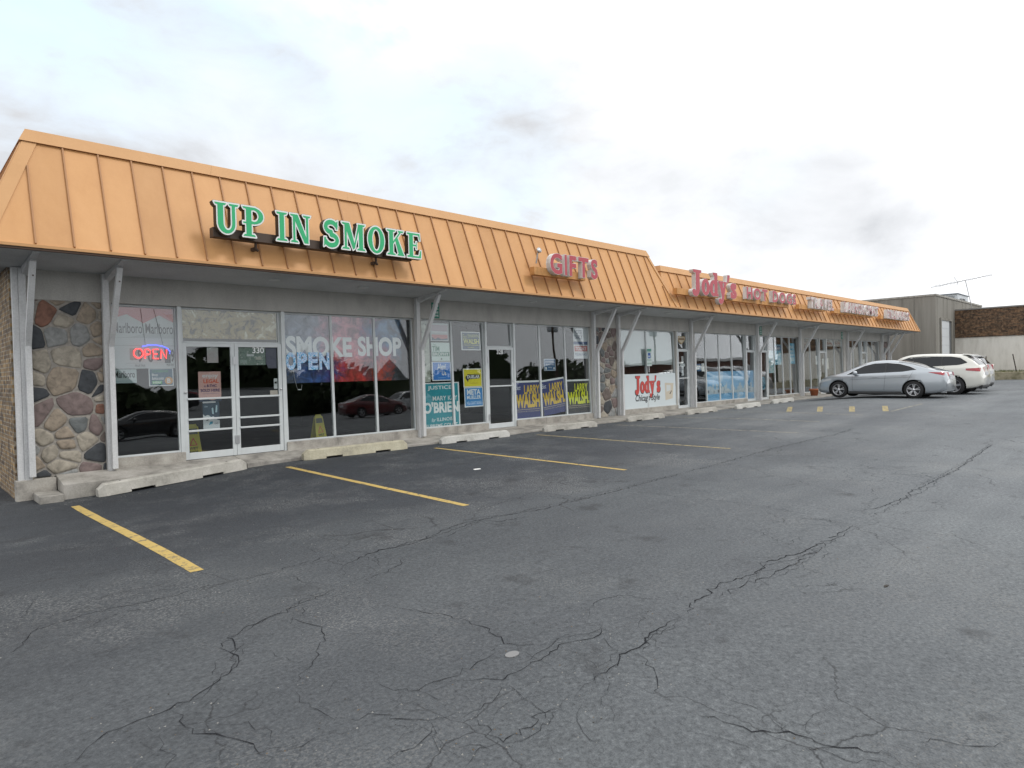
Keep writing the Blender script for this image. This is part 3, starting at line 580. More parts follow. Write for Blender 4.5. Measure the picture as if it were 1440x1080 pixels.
# ------------------------------------------------------------------ wheel stops
def wheel_stop(p, q, label, m, k_=1.0):
    dx, dy = q[0]-p[0], q[1]-p[1]; L = math.hypot(dx, dy); a = math.atan2(dy, dx); cx, cy = (p[0]+q[0])/2, (p[1]+q[1])/2
    nx, ny = -math.sin(a), math.cos(a); cx += nx*.09; cy += ny*.09
    z0 = g(p[0], p[1]); z1 = g(q[0], q[1]); pit = math.atan2(z1-z0, L)
    mb = MB(); h = L/2; e = .10
    def ring(x, k, zb=0.0): w = .09*k+.0; t = .06*k; return [(x, -w, zb), (x, w, zb), (x, t*1.05+.005, .135*k), (x, t*.7, .15*k), (x, -t*.7, .15*k), (x, -t*1.05-.005, .135*k)]
    nb = .028; st = [(-h, .62, 0), (-h+e, 1, 0), (-h*.62, 1, 0), (-h*.62, 1, nb), (-h*.32, 1, nb), (-h*.32, 1, 0), (h*.32, 1, 0), (h*.32, 1, nb), (h*.62, 1, nb), (h*.62, 1, 0), (h-e, 1, 0), (h, .62, 0)]
    rs = [ring(*s_) for s_ in st]; V = [p_ for r_ in rs for p_ in r_]; F = []
    for i in range(len(rs)-1):
        for k in range(6): F.append((i*6+k, i*6+(k+1) % 6, (i+1)*6+(k+1) % 6, (i+1)*6+k))
    F += [(5, 4, 3, 2, 1, 0), tuple(range(len(V)-6, len(V)))]
    mb.add(V, F, m)
    for s_ in (-.5, .5): mb.lathe([(0, .1505), (.02, .1505), (.02, .14)], (s_*L*.72, 0, 0), (0, 0, 1), CRK, 10)
    mb.v = [(a_, b_*k_, c_*k_) for a_, b_, c_ in mb.v]; o = mb.build('wheel_stop', bevel=.008, loc=(cx, cy, (z0+z1)/2+.002)); o.rotation_euler = (0, -pit, a)
    tag(o, label, 'wheel stop', 'concrete wheel stops along the sidewalk')
WST = streak_mat('stop_white', (.47, .465, .43), (.31, .30, .27), (.54, .53, .50), (1.6, 1.6, 1.6), .9, .45, .3, .7)
STY = streak_mat('stop_yellowish', (.42, .39, .29), (.28, .26, .21), (.50, .47, .36), (1.6, 1.6, 1.6), .9, .45, .3, .7)
for a, b, lb, m_ in (
    ((2.48, -.93), (4.96, -.76), 'long chipped concrete wheel stop set against the step below the stone pier', CONC_W),
    ((6.09, -.80), (8.47, -1.0), 'long yellowed cracked wheel stop below the smoke shop window', STY),
    ((9.45, -1.0), (11.55, -1.14), 'bright white wheel stop below the teal election poster', WST),
    ((12.83, -1.15), (14.77, -1.42), 'grey wheel stop below the purple and yellow election posters', CONC_W),
    ((16.45, -1.30), (18.26, -1.42), 'wheel stop between the second stone pier and the white hot dog panel', CONC_W),
    ((19.64, -1.45), (21.52, -1.52), 'wheel stop below the narrow door beside the white hot dog panel', CONC_W),
    ((22.73, -1.66), (24.54, -1.72), 'white wheel stop below the pale blue skyline film', WST),
    ((26.16, -1.5), (28.01, -1.56), 'wheel stop below the door with the round blue emblem', WST),
    ((32.6, -1.6), (34.4, -1.6), 'wheel stop partly hidden behind the front wheel of the silver sedan', CONC_W)):
    wheel_stop(a, b, lb, m_, 1.35 if lb.startswith('long') else 1.1)

# ------------------------------------------------------------------ the strip of shops
TRIM = streak_mat('trim_paint', (.52, .525, .525), (.41, .415, .415), (.58, .585, .585), (2, 2, .5), .55, .12, .25, .6)
ALU = mat('frame_paint', (.54, .57, .575), .4, var=.08, vscale=2.5)
WALLP = streak_mat('wall_paint', (.40, .39, .365), (.34, .332, .312), (.43, .42, .395), (1.2, 1.2, .5), .8, .15)
SOFF = streak_mat('soffit_paint', (.50, .51, .51), (.43, .44, .44), (.54, .55, .55), (.5, .5, .5), .75, .1)
SILL = streak_mat('sill_concrete', (.35, .33, .295), (.22, .205, .185), (.44, .42, .38), (1.2, 1.2, 1.2), .9, .35)
METAL = streak_mat('ochre_metal', (.545, .288, .116), (.52, .27, .107), (.56, .30, .124), (1.6, 1.6, .18), .5, .02, cell=(1.22, .4895), grain=.04)
METAL_S = mat('ochre_seam', (.36, .18, .075), .6)
CAP = streak_mat('ochre_cap', (.535, .30, .134), (.51, .283, .124), (.55, .313, .142), (.7, .7, .7), .55, .02, grain=.04)
SHADE_BOLT = mat('shade_and_bolt_brown', (.08, .05, .035), .9)
BRICK = brick_mat('yellow_brick', (.33, .22, .10), (.09, .06, .045), (.30, .27, .22))
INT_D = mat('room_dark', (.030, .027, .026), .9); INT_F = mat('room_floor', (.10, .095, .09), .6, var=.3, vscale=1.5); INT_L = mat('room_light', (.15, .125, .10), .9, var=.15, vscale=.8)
GLASS = glass_mat('window_glass', (.955, .97, .965)); GLASS_D = glass_mat('tinted_glass', (.90, .915, .915))
BLACK = mat('black', (.012, .012, .013), .6); RUB = mat('gasket', (.02, .02, .02), .8); STEEL = mat('brushed_steel', (.55, .56, .57), .35, metal=.9)

MALL = empty('strip_mall', (1.5, 0, -.3), 'low strip of shops with orange standing-seam metal roof and white framed windows', 'building')
def part(mb, name, parent=None, label=None, bevel=0, kind=None):
    o = mb.build(name, parent or MALL, bevel=bevel)
    if parent in (None, MALL): o.location = -MALL.location
    if label: o['label'] = label
    if kind: o['kind'] = kind
    return o
def paneY(z): return .03+.028*z

# walls
mb = MB()
mb.box(1.54, 46.2, .0, .22, 2.745, 3.30, WALLP)
for a, b in ((2.80, 2.948), (9.432, 9.652), (16.272, 16.46), (17.61, 17.778), (21.252, 21.328), (22.202, 22.598), (27.752, 28.078), (28.962, 28.998), (32.402, 32.998), (38.402, 38.998), (44.602, 45.0), (46.0, 46.2)):
    mb.box(a, b, .001, .22, -.2, 2.743, WALLP)
part(mb, 'wall', label='pale painted shop front wall above and between the windows')
mb = MB(); mb.box(1.52, 1.76, .002, 18, -.9, 3.3, BRICK); mb.box(1.76, 46.2, 17.8, 18, -.9, 3.3, BRICK); mb.box(46.201, 46.4, .003, 18, -.9, 3.3, BRICK)
part(mb, 'brick_wall', label='yellow brown brick end wall')
for a, b in ((2.9, 4.10), (6.10, 9.6), (9.6, 11.80), (12.88, 16.45), (17.7, 21.3), (22.5, 26.83), (29.0, 32.6), (32.9, 34.98), (35.93, 38.6), (38.95, 41.28), (42.22, 44.8)):
    n = max(1, round((b-a)/1.3)); mb = MB()
    for i in range(n): mb.box(a+(b-a)*i/n+.002, a+(b-a)*(i+1)/n-.002, -.045, .2, -.4, -.002, SILL)
    part(mb, 'sill', bevel=.008)
mb = MB()
mb.box(1.50, 2.04, -.17, .0, -.95, -.205, SILL)
part(mb, 'foundation', bevel=.008)
mb = MB()
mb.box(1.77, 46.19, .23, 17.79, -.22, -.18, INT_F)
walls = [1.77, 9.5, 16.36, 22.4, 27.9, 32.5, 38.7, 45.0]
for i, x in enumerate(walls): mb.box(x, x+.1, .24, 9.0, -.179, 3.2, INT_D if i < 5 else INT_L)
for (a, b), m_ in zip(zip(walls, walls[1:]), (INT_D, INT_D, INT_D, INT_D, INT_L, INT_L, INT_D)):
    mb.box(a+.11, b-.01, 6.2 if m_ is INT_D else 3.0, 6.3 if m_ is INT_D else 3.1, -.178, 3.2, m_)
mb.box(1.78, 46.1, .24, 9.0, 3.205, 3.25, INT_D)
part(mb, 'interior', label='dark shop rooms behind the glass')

# mansard roofs
EZ = 3.40
def mansard(x0, x1, zt, s, seam0, step, label, left=True):
    yb = 17.9; P = lambda x, z: (x, -1.3+s*(z-EZ)/(zt-EZ), z); mb = MB()
    lo = [(x0, -1.3, EZ), (x1, -1.3, EZ), (x1, yb, EZ), (x0, yb, EZ)]
    hi = [(x0+s, -1.3+s, zt), (x1-s, -1.3+s, zt), (x1-s, yb-s, zt), (x0+s, yb-s, zt)]
    mb.hexa(lo, hi, METAL)
    ny, nz = -(zt-EZ), s; l = math.hypot(ny, nz); ny /= l; nz /= l     # outward normal of the front slope
    x = seam0; ztop = zt-.18
    while x < x1-.12:
        za = EZ+.03
        lim = zt
        if x < x0+s: lim = EZ+(x-x0-.2)/s*(zt-EZ)
        if x > x1-s: lim = EZ+(x1-x-.2)/s*(zt-EZ)
        zb = min(ztop, lim)
        if zb > za+.15:
            a = Vector(P(x, za)); b = Vector(P(x, zb)); o_ = Vector((0, ny, nz))*.032; w = Vector((.011, 0, 0)); e = Vector((0, ny, nz))*-.004
            mb.hexa([a-w+e, a+w+e, a+w+o_, a-w+o_], [b-w+e, b+w+e, b+w+o_, b-w+o_], METAL_S)
        x += step
    if left:
        y = -.9
        while y < 8:
            lim = min(ztop, EZ+(y+1.3-.1)/s*(zt-EZ)); Q = lambda z: Vector((x0+s*(z-EZ)/(zt-EZ), y, z)); o_ = Vector((ny, 0, nz))*.032; w = Vector((0, .011, 0)); e = o_*-.12
            if lim > EZ+.2:
                a, b = Q(EZ+.03), Q(lim); mb.hexa([a-w+e, a+w+e, a+w+o_, a-w+o_], [b-w+e, b+w+e, b+w+o_, b-w+o_], METAL_S)
            y += step
    rf = part(mb, 'roof', label=label)
    # hip flashings, eave trim and coping
    n_ = Vector((0, ny, nz))
    def strip(xa, xb, w, m_, th):
        a = Vector((xa, -1.3, EZ)); b = Vector((xb, -1.3+s, zt)); d = Vector((w, 0, 0)); q = n_*th; r = n_*.003; mb = MB()
        mb.hexa([a+r, a+d+r, a+d+q, a+q], [b+r, b+d+r, b+d+q, b+q], m_); part(mb, 'hip_flashing', rf).location = (0, 0, 0)
    if left:
        strip(x0, x0+s, .19, CAP, .018)
        a = Vector((x0, -1.3, EZ)); b = Vector((x0+s, -1.3+s, zt)); nl = Vector((ny, 0, nz)); d = Vector((0, .19, 0)); q = nl*.018; r = nl*.003; mb = MB()
        mb.hexa([a+r, a+d+r, a+d+q, a+q], [b+r, b+d+r, b+d+q, b+q], CAP); part(mb, 'hip_flashing', rf).location = (0, 0, 0)
    strip(x1, x1-s, -.10, CAP, .03)
    strip(x1+.0, x1-s+.0, .045, METAL_S, .015)
    xe = x0 if left else 19.345; mb = MB(); mb.box(xe-.01, x1+.01, -1.325, -1.285, 3.372, 3.415, CAP); mb.box(xe+.02, x1-.02, -1.31, -1.25, 3.335, 3.371, SHADE_BOLT)  # dark brown strip below the trim is a painted eave shadow
    if left: mb.box(x0-.025, x0+.015, -1.284, 17, 3.372, 3.415, CAP)
    part(mb, 'eave_trim', rf)
    mb = MB(); zc = zt-.19; yt = -1.3+s; yc = P(0, zc)[1]
    xa = x0+s*(zc-EZ)/(zt-EZ); xb = x1-s*(zc-EZ)/(zt-EZ); n = max(1, int((x1-x0)/3.05)); k = .045
    for i in range(n):
        t0, t1 = i/n, (i+1)/n; g0 = .002 if i else 0
        L0, L1 = xa-k+(xb-xa+2*k)*t0+g0, xa-k+(xb-xa+2*k)*t1; U0, U1 = x0+s-k*.6+(x1-x0-2*s+1.2*k)*t0+g0, x0+s-k*.6+(x1-x0-2*s+1.2*k)*t1
        mb.hexa([(L0, yc-k, zc), (L1, yc-k, zc), (L1, yc+.12, zc), (L0, yc+.12, zc)], [(U0, yt-.03, zt+.02), (U1, yt-.03, zt+.02), (U1, yt+.25, zt+.02), (U0, yt+.25, zt+.02)], CAP)
    if left: mb.hexa([(xa-k, yc+.121, zc), (xa+.1, yc+.121, zc), (xa+.1, 16, zc), (xa-k, 16, zc)], [(x0+s-.03, yt+.251, zt+.02), (x0+s+.2, yt+.251, zt+.02), (x0+s+.2, 16, zt+.02), (x0+s-.03, 16, zt+.02)], CAP)
    part(mb, 'coping', rf)
    return rf
mansard(.99, 19.33, 5.32, .765, 1.22, .4895, 'taller orange standing-seam mansard roof over the near shops')
mansard(18.58, 48.1, 4.86, .58, 19.51, .56, 'lower orange standing-seam mansard roof over the far shops', left=False)
mb = MB()
for a, b in ((1.02, 9.5), (9.502, 18.0), (18.002, 28.0), (28.002, 38.0), (38.002, 48.08)):
    mb.hexa([(a, -1.27, 3.337), (b, -1.27, 3.337), (b, -.0, 3.235), (a, -.0, 3.235)], [(a, -1.27, 3.36), (b, -1.27, 3.36), (b, .0, 3.33), (a, .0, 3.33)], SOFF)
mb.box(1.02, 1.518, .001, 17, 3.26, 3.33, SOFF); mb.box(46.41, 48.08, .001, 17, 3.26, 3.33, SOFF)
sf = part(mb, 'soffit', label='white soffit under the roof overhang')
LENS = mat('light_lens', (.55, .56, .55), .4)
for x in (5.6, 7.6, 12.9, 14.9, 19.6, 25.0, 30.2, 35.6, 41.8):
    mb = MB(); mb.lathe([(0, .0), (.09, 0), (.11, .004), (.11, .03)], (x, -.72, 3.268), (0, 0, 1), LENS, 20); part(mb, 'soffit_light', sf).location = (0, 0, 0)

# posts with braces
def post(x0, w=.10, front=True):
    mb = MB(); mb.box(x0, x0+w, -.12, -.003, -.22, 3.235, TRIM)
    mb.box(x0+w*.5, x0+w*.5+.085, -.215, -.122, -.16, 2.0, TRIM)
    p = part(mb, 'post', bevel=.006)
    mb = MB(); xc = x0+w*.5+.0425
    mb.beam((xc, -.17, 1.97), (xc, -.90, 3.25), .082, .085, TRIM, up=(0, 1, 0)); mb.hexa([(xc-.043, -1.20, 3.315), (xc+.043, -1.20, 3.315), (xc+.043, -.004, 3.10), (xc-.043, -.004, 3.10)], [(xc-.043, -1.20, 3.338), (xc+.043, -1.20, 3.338), (xc+.043, -.004, 3.24), (xc-.043, -.004, 3.24)], TRIM)
    part(mb, 'brace', p)
    mb = MB(); mb.beam((xc, -.215, 2.03), (xc, -.222, 2.03), .02, .02, SHADE_BOLT); part(mb, 'bolt', p); mb = MB(); mb.beam((xc, -.86, 3.02), (xc, -.875, 3.015), .02, .02, SHADE_BOLT); part(mb, 'bolt', p)
for x in (1.63, 2.80, 9.44, 16.30, 17.60, 22.20, 27.72, 32.30, 38.78, 44.75, 46.02): post(x)
mb = MB(); mb.box(1.545, 1.628, -.10, -.002, -.24, 3.235, TRIM); part(mb, 'corner_board', bevel=.005)

# stone piers: every stone its own bulging face in a mortar bed
ST_COL = [patch_mat('stone_%s' % n_, [(.25, [c*.55 for c in col]), (.5, col), (.8, [min(1, c*1.45) for c in col])], 9, .8, .6) for n_, col in (
    ('charcoal', (.045, .05, .056)), ('mauve', (.165, .125, .118)), ('tan', (.26, .215, .165)), ('grey', (.22, .225, .22)), ('rust', (.20, .10, .07)), ('sand', (.30, .27, .22)), ('brown', (.125, .10, .088)), ('slate', (.12, .13, .13)))]
MORTAR = patch_mat('mortar', [(.3, (.20, .185, .165)), (.7, (.35, .325, .29))], 14, .95)
def clip(poly, nx, ny, c):
    out = []
    for i in range(len(poly)):
        a, b = poly[i-1], poly[i]; da = a[0]*nx+a[1]*ny-c; db = b[0]*nx+b[1]*ny-c
        if (da <= 0) != (db <= 0):
            t = da/(da-db); out.append((a[0]+(b[0]-a[0])*t, a[1]+(b[1]-a[1])*t))
        if db <= 0: out.append(b)
    return out
def stone_pier(x0, x1, z0, z1, seed, weights, label, gap=.016):
    rnd = random.Random(seed); mb = MB(); mb.box(x0, x1, .0, .21, z0, z1, MORTAR); pts = []
    for _ in range(4000):
        p = (rnd.uniform(x0-.1, x1+.1), rnd.uniform(z0-.1, z1+.1))
        if all(math.hypot((p[0]-q[0])*.86, (p[1]-q[1])*1.12) > q[2] for q in pts): pts.append((*p, rnd.choice((.15, .20, .27, .36))))
    for p in pts:
        poly = [(x0+.006, z0+.006), (x1-.006, z0+.006), (x1-.006, z1-.006), (x0+.006, z1-.006)]
        for q in pts:
            if q is p: continue
            dx, dz = q[0]-p[0], q[1]-p[1]; d = math.hypot(dx, dz)
            if d > 1.2: continue
            poly = clip(poly, dx/d, dz/d, (dx*(p[0]+q[0])+dz*(p[1]+q[1]))/2/d-gap*rnd.uniform(.5, 1.5))
            if len(poly) < 3: break
        if len(poly) < 3: continue
        for _ in range(1): poly = [r_ for i in range(len(poly)) for r_ in ((poly[i-1][0]*.16+poly[i][0]*.84, poly[i-1][1]*.16+poly[i][1]*.84), (poly[i][0]*.84+poly[(i+1) % len(poly)][0]*.16, poly[i][1]*.84+poly[(i+1) % len(poly)][1]*.16))]
        cx = sum(a[0] for a in poly)/len(poly); cz = sum(a[1] for a in poly)/len(poly); n = len(poly); h = rnd.uniform(.014, .03); V = []
        for k, y in ((1.0, .004), (1.0, -h*.45), (.93, -h*.85), (.6, -h*.98), (.25, -h*1.02)):
            V += [(cx+(a[0]-cx)*k, y+rnd.uniform(-.003, .003)*(k < .99), cz+(a[1]-cz)*k) for a in poly]
        V.append((cx, -h*1.02, cz)); F = [(i*n+j, i*n+(j+1) % n, (i+1)*n+(j+1) % n, (i+1)*n+j) for i in range(4) for j in range(n)]+[(4*n+j, 4*n+(j+1) % n, 5*n) for j in range(n)]
        mb.add(V, F, rnd.choices(ST_COL, weights)[0], True)
    part(mb, 'stone_pier', label=label)
stone_pier(1.761, 2.799, -.20, 2.743, 11, (3, 5, 4, 3, .6, 3, 2, 2), 'fieldstone pier in mixed red grey and black stones at the near end')
stone_pier(16.461, 17.609, -.20, 2.743, 5, (2, 4, 3, 3, 0, 2, 5, 2), 'fieldstone pier in brown stones between the gift shop and the hot dog shop')
stone_pier(45.001, 45.999, -.20, 2.743, 8, (2, 4, 2, 3, 0, 2, 4, 2), 'fieldstone pier at the far end')

# windows and doors
def window(x0, x1, z0=0.0, z1=2.742, fw=.026, glass=None, label=None):
    mb = MB(); x0 += .001; x1 -= .001; d = .125
    def bar(a, b, za, zb, e): mb.hexa([(a, paneY(za)-.020+e, za), (b, paneY(za)-.020+e, za), (b, paneY(za)+.05, za), (a, paneY(za)+.05, za)], [(a, paneY(zb)-.020+e, zb), (b, paneY(zb)-.020+e, zb), (b, paneY(zb)+.05, zb), (a, paneY(zb)+.05, zb)], ALU)
    bar(x0, x0+fw, z0, z1, 0); bar(x1-fw, x1, z0, z1, 0); bar(x0+fw, x1-fw, z0, z0+.032, .002); bar(x0+fw, x1-fw, z1-.035, z1, .002)
    w = part(mb, 'window', label=label, bevel=.003)
    mb = MB(); a, b = x0+fw-.004, x1-fw+.004; za, zb = z0+.028, z1-.03
    mb.hexa([(a, paneY(za), za), (b, paneY(za), za), (b, paneY(za)+.006, za), (a, paneY(za)+.006, za)], [(a, paneY(zb), zb), (b, paneY(zb), zb), (b, paneY(zb)+.006, zb), (a, paneY(zb)+.006, zb)], glass or GLASS)
    part(mb, 'pane', w)
    return w
def door(x0, x1, hinge_right=True, z0=-.165, z1=2.06, bars=(), label=None, handle=None, glass=None, number=None):
    mb = MB(); x0 += .003; x1 -= .003; s_ = .075
    mb.box(x0, x0+s_, .015, .06, z0, z1, ALU); mb.box(x1-s_, x1, .015, .06, z0, z1, ALU)
    mb.box(x0+s_, x1-s_, .017, .058, z0, z0+.13, ALU); mb.box(x0+s_, x1-s_, .017, .058, z1-.07, z1, ALU)
    d = part(mb, 'door', label=label, bevel=.004)
    mb = MB(); mb.box(x0+s_-.004, x1-s_+.004, .036, .042, z0+.126, z1-.066, glass or GLASS_D); part(mb, 'pane', d)
    for z in bars:
        mb = MB(); mb.box(x0+s_-.01, x1-s_+.01, -.012, .014, z-.018, z+.018, ALU); part(mb, 'push_bar', d, bevel=.005)
    hx = x1-.02 if hinge_right else x0+.02
    for z in (.15, 1.72):
        mb = MB(); mb.box(hx-.015, hx+.03, -.002, .0145, z-.08, z+.08, STEEL); part(mb, 'hinge', d)
    lx = x0+.037 if hinge_right else x1-.037
    mb = MB(); mb.lathe([(0, 0), (.022, 0), (.022, .02)], (lx, -.006, 1.12), (0, 1, 0), STEEL, 16); part(mb, 'lock', d)
    if handle:
        mb = MB(); hx2 = x0+.05 if hinge_right else x1-.05
        mb.box(hx2-.04, hx2+.04, -.006, .0145, .75, 1.02, ALU); mb.tube([(hx2, .0, .8), (hx2, -.055, .82), (hx2, -.055, .96), (hx2, .0, .98)], .01, ALU); part(mb, 'handle', d)
    if number:
        V, F, w_, h_ = text_geo(number, .01); k = .12/h_; W = w_*k; mb = MB(); xc = (x0+x1)/2
        extrude_flat(mb, V, F, lambda u, v: (xc-W/2+u*k, z1-.19+v*k), .033, .002, PM((.8, .82, .82)), PM((.8, .82, .82))); part(mb, 'house_number', d)
    return d
_PM = {}
def PM(col, rough=.55, emit=0):
    k = (*[round(c, 3) for c in col], emit)
    if k not in _PM: _PM[k] = mat('print_%02x%02x%02x%s' % (*[int(255*min(1, c)) for c in col], 'e' if emit else ''), col, rough, emit=(col, emit) if emit else None)
    return _PM[k]
def jamb(x0, x1, z0=-.18, z1=2.742):
    mb = MB(); mb.box(x0+.001, x1-.001, -.002, .15, z0, z1, ALU); part(mb, 'door_jamb', bevel=.004)

window(2.95, 4.03, glass=GLASS_D, label='window with cigarette poster beside the stone pier')
jamb(4.03, 4.10); window(4.10, 6.05, 2.064, 2.742, .04, label='transom with mottled tan covering above the double doors'); jamb(6.05, 6.13)
door(4.10, 5.075, True, bars=(.99, .60, .38), label='left leaf of the double doors, with the pink poster')
door(5.075, 6.05, False, bars=(.99, .58, .38), label='right leaf of the double doors, numbered 330', number='330')
for a, b in ((6.13, 7.235), (7.235, 8.35), (8.35, 9.43)): window(a, b, glass=GLASS_D)
for a, b in ((9.655, 10.66), (10.66, 11.76)): window(a, b)
jamb(11.76, 11.83); window(11.83, 12.83, 2.064, 2.742, .035); jamb(12.83, 12.90); door(11.83, 12.83, False, bars=(.99,), label='narrow door numbered 328', handle=True, number='328')
for a, b in ((12.90, 13.97), (13.97, 15.10), (15.10, 16.27)): window(a, b)
for a, b in ((17.78, 19.44), (19.44, 21.25)): window(a, b)
jamb(21.33, 21.39); window(21.39, 22.14, 2.064, 2.742, .03); jamb(22.14, 22.20); door(21.39, 22.14, False, bars=(.99,), label='door of the hot dog shop', handle=True)
for a, b in ((22.60, 23.52), (23.52, 24.58), (24.58, 25.66), (25.66, 26.80)): window(a, b)
jamb(26.80, 26.87); window(26.87, 27.68, 2.064, 2.742, .03); jamb(27.68, 27.75); door(26.87, 27.68, True, handle=True)
jamb(28.08, 28.14); window(28.14, 28.90, 2.064, 2.742, .03); jamb(28.90, 28.96); door(28.14, 28.90, False, handle=True, label='door with the round blue emblem')
for a, b in ((29.0, 29.76), (29.76, 30.62), (30.62, 31.45), (31.45, 32.40)): window(a, b)
for a, b in ((33.0, 33.9), (33.9, 34.93)): window(a, b)
jamb(34.93, 35.0); window(35.0, 35.86, 2.064, 2.742, .03); door(35.0, 35.86, True, handle=True); jamb(35.86, 35.95)
for a, b in ((35.95, 37.2), (37.2, 38.40)): window(a, b)
for a, b in ((39.0, 40.1), (40.1, 41.24)): window(a, b)
jamb(41.24, 41.32); window(41.32, 42.16, 2.064, 2.742, .03); door(41.32, 42.16, True, handle=True); jamb(42.16, 42.24)
for a, b in ((42.24, 43.4), (43.4, 44.60)): window(a, b)

# ------------------------------------------------------------------ roof signs
GREEN_F = PM((.02, .40, .155), .35); WHITE_F = PM((.74, .76, .74), .35); RED_F = PM((.42, .055, .075), .4); CAN_W = streak_mat('letter_return', (.66, .64, .62), (.50, .48, .46), (.72, .70, .68), (3, 3, .8), .5, .05)
BROWN_R = mat('raceway_brown', (.075, .05, .036), .6); OCHRE_R = streak_mat('raceway_ochre', (.56, .28, .10), (.40, .20, .07), (.62, .32, .12), (2, 2, 1), .6, .05); CAN_B = mat('letter_black', (.02, .018, .016), .5)
def slopeY(z, zt, s): return -1.3+s*(z-EZ)/(zt-EZ)
# green serif letters
S1 = empty('shop_sign', (6.35, -1.5, 3.8), 'green and white serif letters on a dark raceway on the roof above the double doors', 'sign')
def spart(mb, name, root, bevel=0):
    o = mb.build(name, root, bevel=bevel); o.location = -root.location; return o
z0, H = 3.885, .535; layout = []
xs_ = {'UP': (4.19, 5.07), 'IN': (5.29, 5.98), 'SMOKE': (6.22, 8.56)}
for wd, (xa, xb) in xs_.items():
    tot = sum(GLY[c][0] for c in wd)+.11*(len(wd)-1); k = (xb-xa)/tot; x = xa
    for c in wd: layout.append((c, x, k)); x += (GLY[c][0]+.11)*k
rnd = random.Random(2)
for i, (c, x, k) in enumerate(layout):
    mb = MB(); dz = -.0
    fn = lambda u, v: (x+u*k, z0+dz+v*H)
    V, F, w = glyph_geo(c, .045); extrude_flat(mb, V, F, fn, -1.56, .13, CAN_B, CAN_B)
    V, F, w = glyph_geo(c, .038); extrude_flat(mb, V, F, fn, -1.563, .0, WHITE_F, WHITE_F)
    V, F, w = glyph_geo(c, -.012); extrude_flat(mb, V, F, fn, -1.566, .0, GREEN_F, GREEN_F)
    spart(mb, 'letter', S1)
mb = MB(); mb.box(4.22, 8.40, -1.425, -1.25, 3.84, 4.01, BROWN_R); spart(mb, 'raceway', S1, .006)
for x in (5.0, 7.55):
    mb = MB(); mb.tube([(x, -1.33, 3.86), (x, -1.33, 3.74), (x+.05, -1.30, 3.70)], .025, BROWN_R); mb.box(x-.03, x+.03, -1.30, -1.12, 3.70, 3.76, BROWN_R); spart(mb, 'bracket', S1)
for x in (4.55, 5.6, 6.8, 8.1):
    mb = MB(); mb.box(x-.025, x+.025, -1.252, slopeY(3.95, 5.32, .765)+.03, 3.90, 3.98, BROWN_R); spart(mb, 'bracket', S1)
mb = MB(); mb.box(6.83, 6.93, -1.30, -1.1, 4.36, 4.47, PM((.55, .5, .45))); spart(mb, 'junction_box', S1, .01)

FADE = patch_mat('faded_red', [(.33, (.34, .07, .08)), (.45, (.42, .18, .19)), (.54, (.60, .55, .53))], 9, .5)
def can_sign(label, words, zt, s, race, font='b', depth=.15, yf=-1.56, junction=None, face=None):
    """words: (text, x0, x1, z0, z1, kind) - kind 'b' plain letters, 'g' drawn serif letters"""
    root = empty('shop_sign', ((race[0]+race[1])/2, yf, race[2]), label, 'sign')
    for txt, x0, x1, z0, z1, kind in words:
        cs = [c for c in txt if c != ' ']
        if kind == 'g':
            tot = sum(GLY[c][0] for c in cs)+.05*(len(cs)-1); k = (x1-x0)/tot; x = x0
            for c in cs:
                fn = lambda u, v: (x+u*k, z0+v*(z1-z0)); mb = MB()
                V, F, w = glyph_geo(c, .04); extrude_flat(mb, V, F, fn, yf, depth, WHITE_F, CAN_W)
                V, F, w = glyph_geo(c, .030); extrude_flat(mb, V, F, fn, yf-.004, .0, face or RED_F, RED_F)
                spart(mb, 'letter', root); x += (GLY[c][0]+.05)*k
        else:
            ws = [text_geo(c, .02)[2] for c in cs]; gap = .12; tot = sum(ws)+gap*(len(cs)-1); k = (x1-x0)/tot; x = x0
            for c, w_ in zip(cs, ws):
                V, F, w, h = text_geo(c, .045); V2, F2, w2, h2 = text_geo(c, .034); mb = MB()
                fn = lambda u, v: (x+u*k*w_/w, z0+v*(z1-z0)/h); e = (w-w2)/2; e2 = (h-h2)/2
                fn2 = lambda u, v: (x+(u+e)*k*w_/w, z0+(v+e2)*(z1-z0)/h)
                extrude_flat(mb, V, F, fn, yf, depth, WHITE_F, CAN_W); extrude_flat(mb, V2, F2, fn2, yf-.004, .0, face or RED_F, RED_F)
                spart(mb, 'letter', root); x += (w_+gap)*k
    ra, rb, za, zb = race; mb = MB(); y0 = yf+depth+.003; mb.box(ra, rb, y0, y0+.17, za, zb, OCHRE_R); spart(mb, 'raceway', root, .006)
    for t in (.12, .5, .88):
        x = ra+(rb-ra)*t; mb = MB(); mb.box(x-.03, x+.03, y0+.168, slopeY((za+zb)/2, zt, s)+.05, (za+zb)/2-.04, (za+zb)/2+.04, OCHRE_R); spart(mb, 'bracket', root)
    if junction:
        mb = MB(); x, z = junction; mb.tube([(x, -1.15, z-.32), (x, -1.2, z-.1), (x, -1.22, z)], .022, STEEL); mb.lathe([(0, 0), (.07, .01), (.075, .07), (0, .08)], (x, -1.22, z), (0, -1, .3), STEEL, 14); spart(mb, 'conduit', root)
    return root
can_sign('white letter cans with red faces reading GIFTS on an ochre raceway', [('GIFTS', 12.72, 14.72, 3.93, 4.50, 'b')], 5.32, .765, (12.28, 14.35, 3.89, 4.10), junction=(12.62, 4.56))
can_sign('tall red and white serif letters beside smaller letters reading HOT DOGS', [("Jody's", 19.85, 22.95, 3.92, 4.70, 'g'), ('HOT', 23.75, 25.55, 3.96, 4.42, 'b'), ('DOGS', 26.0, 28.3, 3.96, 4.42, 'b')], 4.86, .58, (19.12, 27.9, 3.84, 4.05))
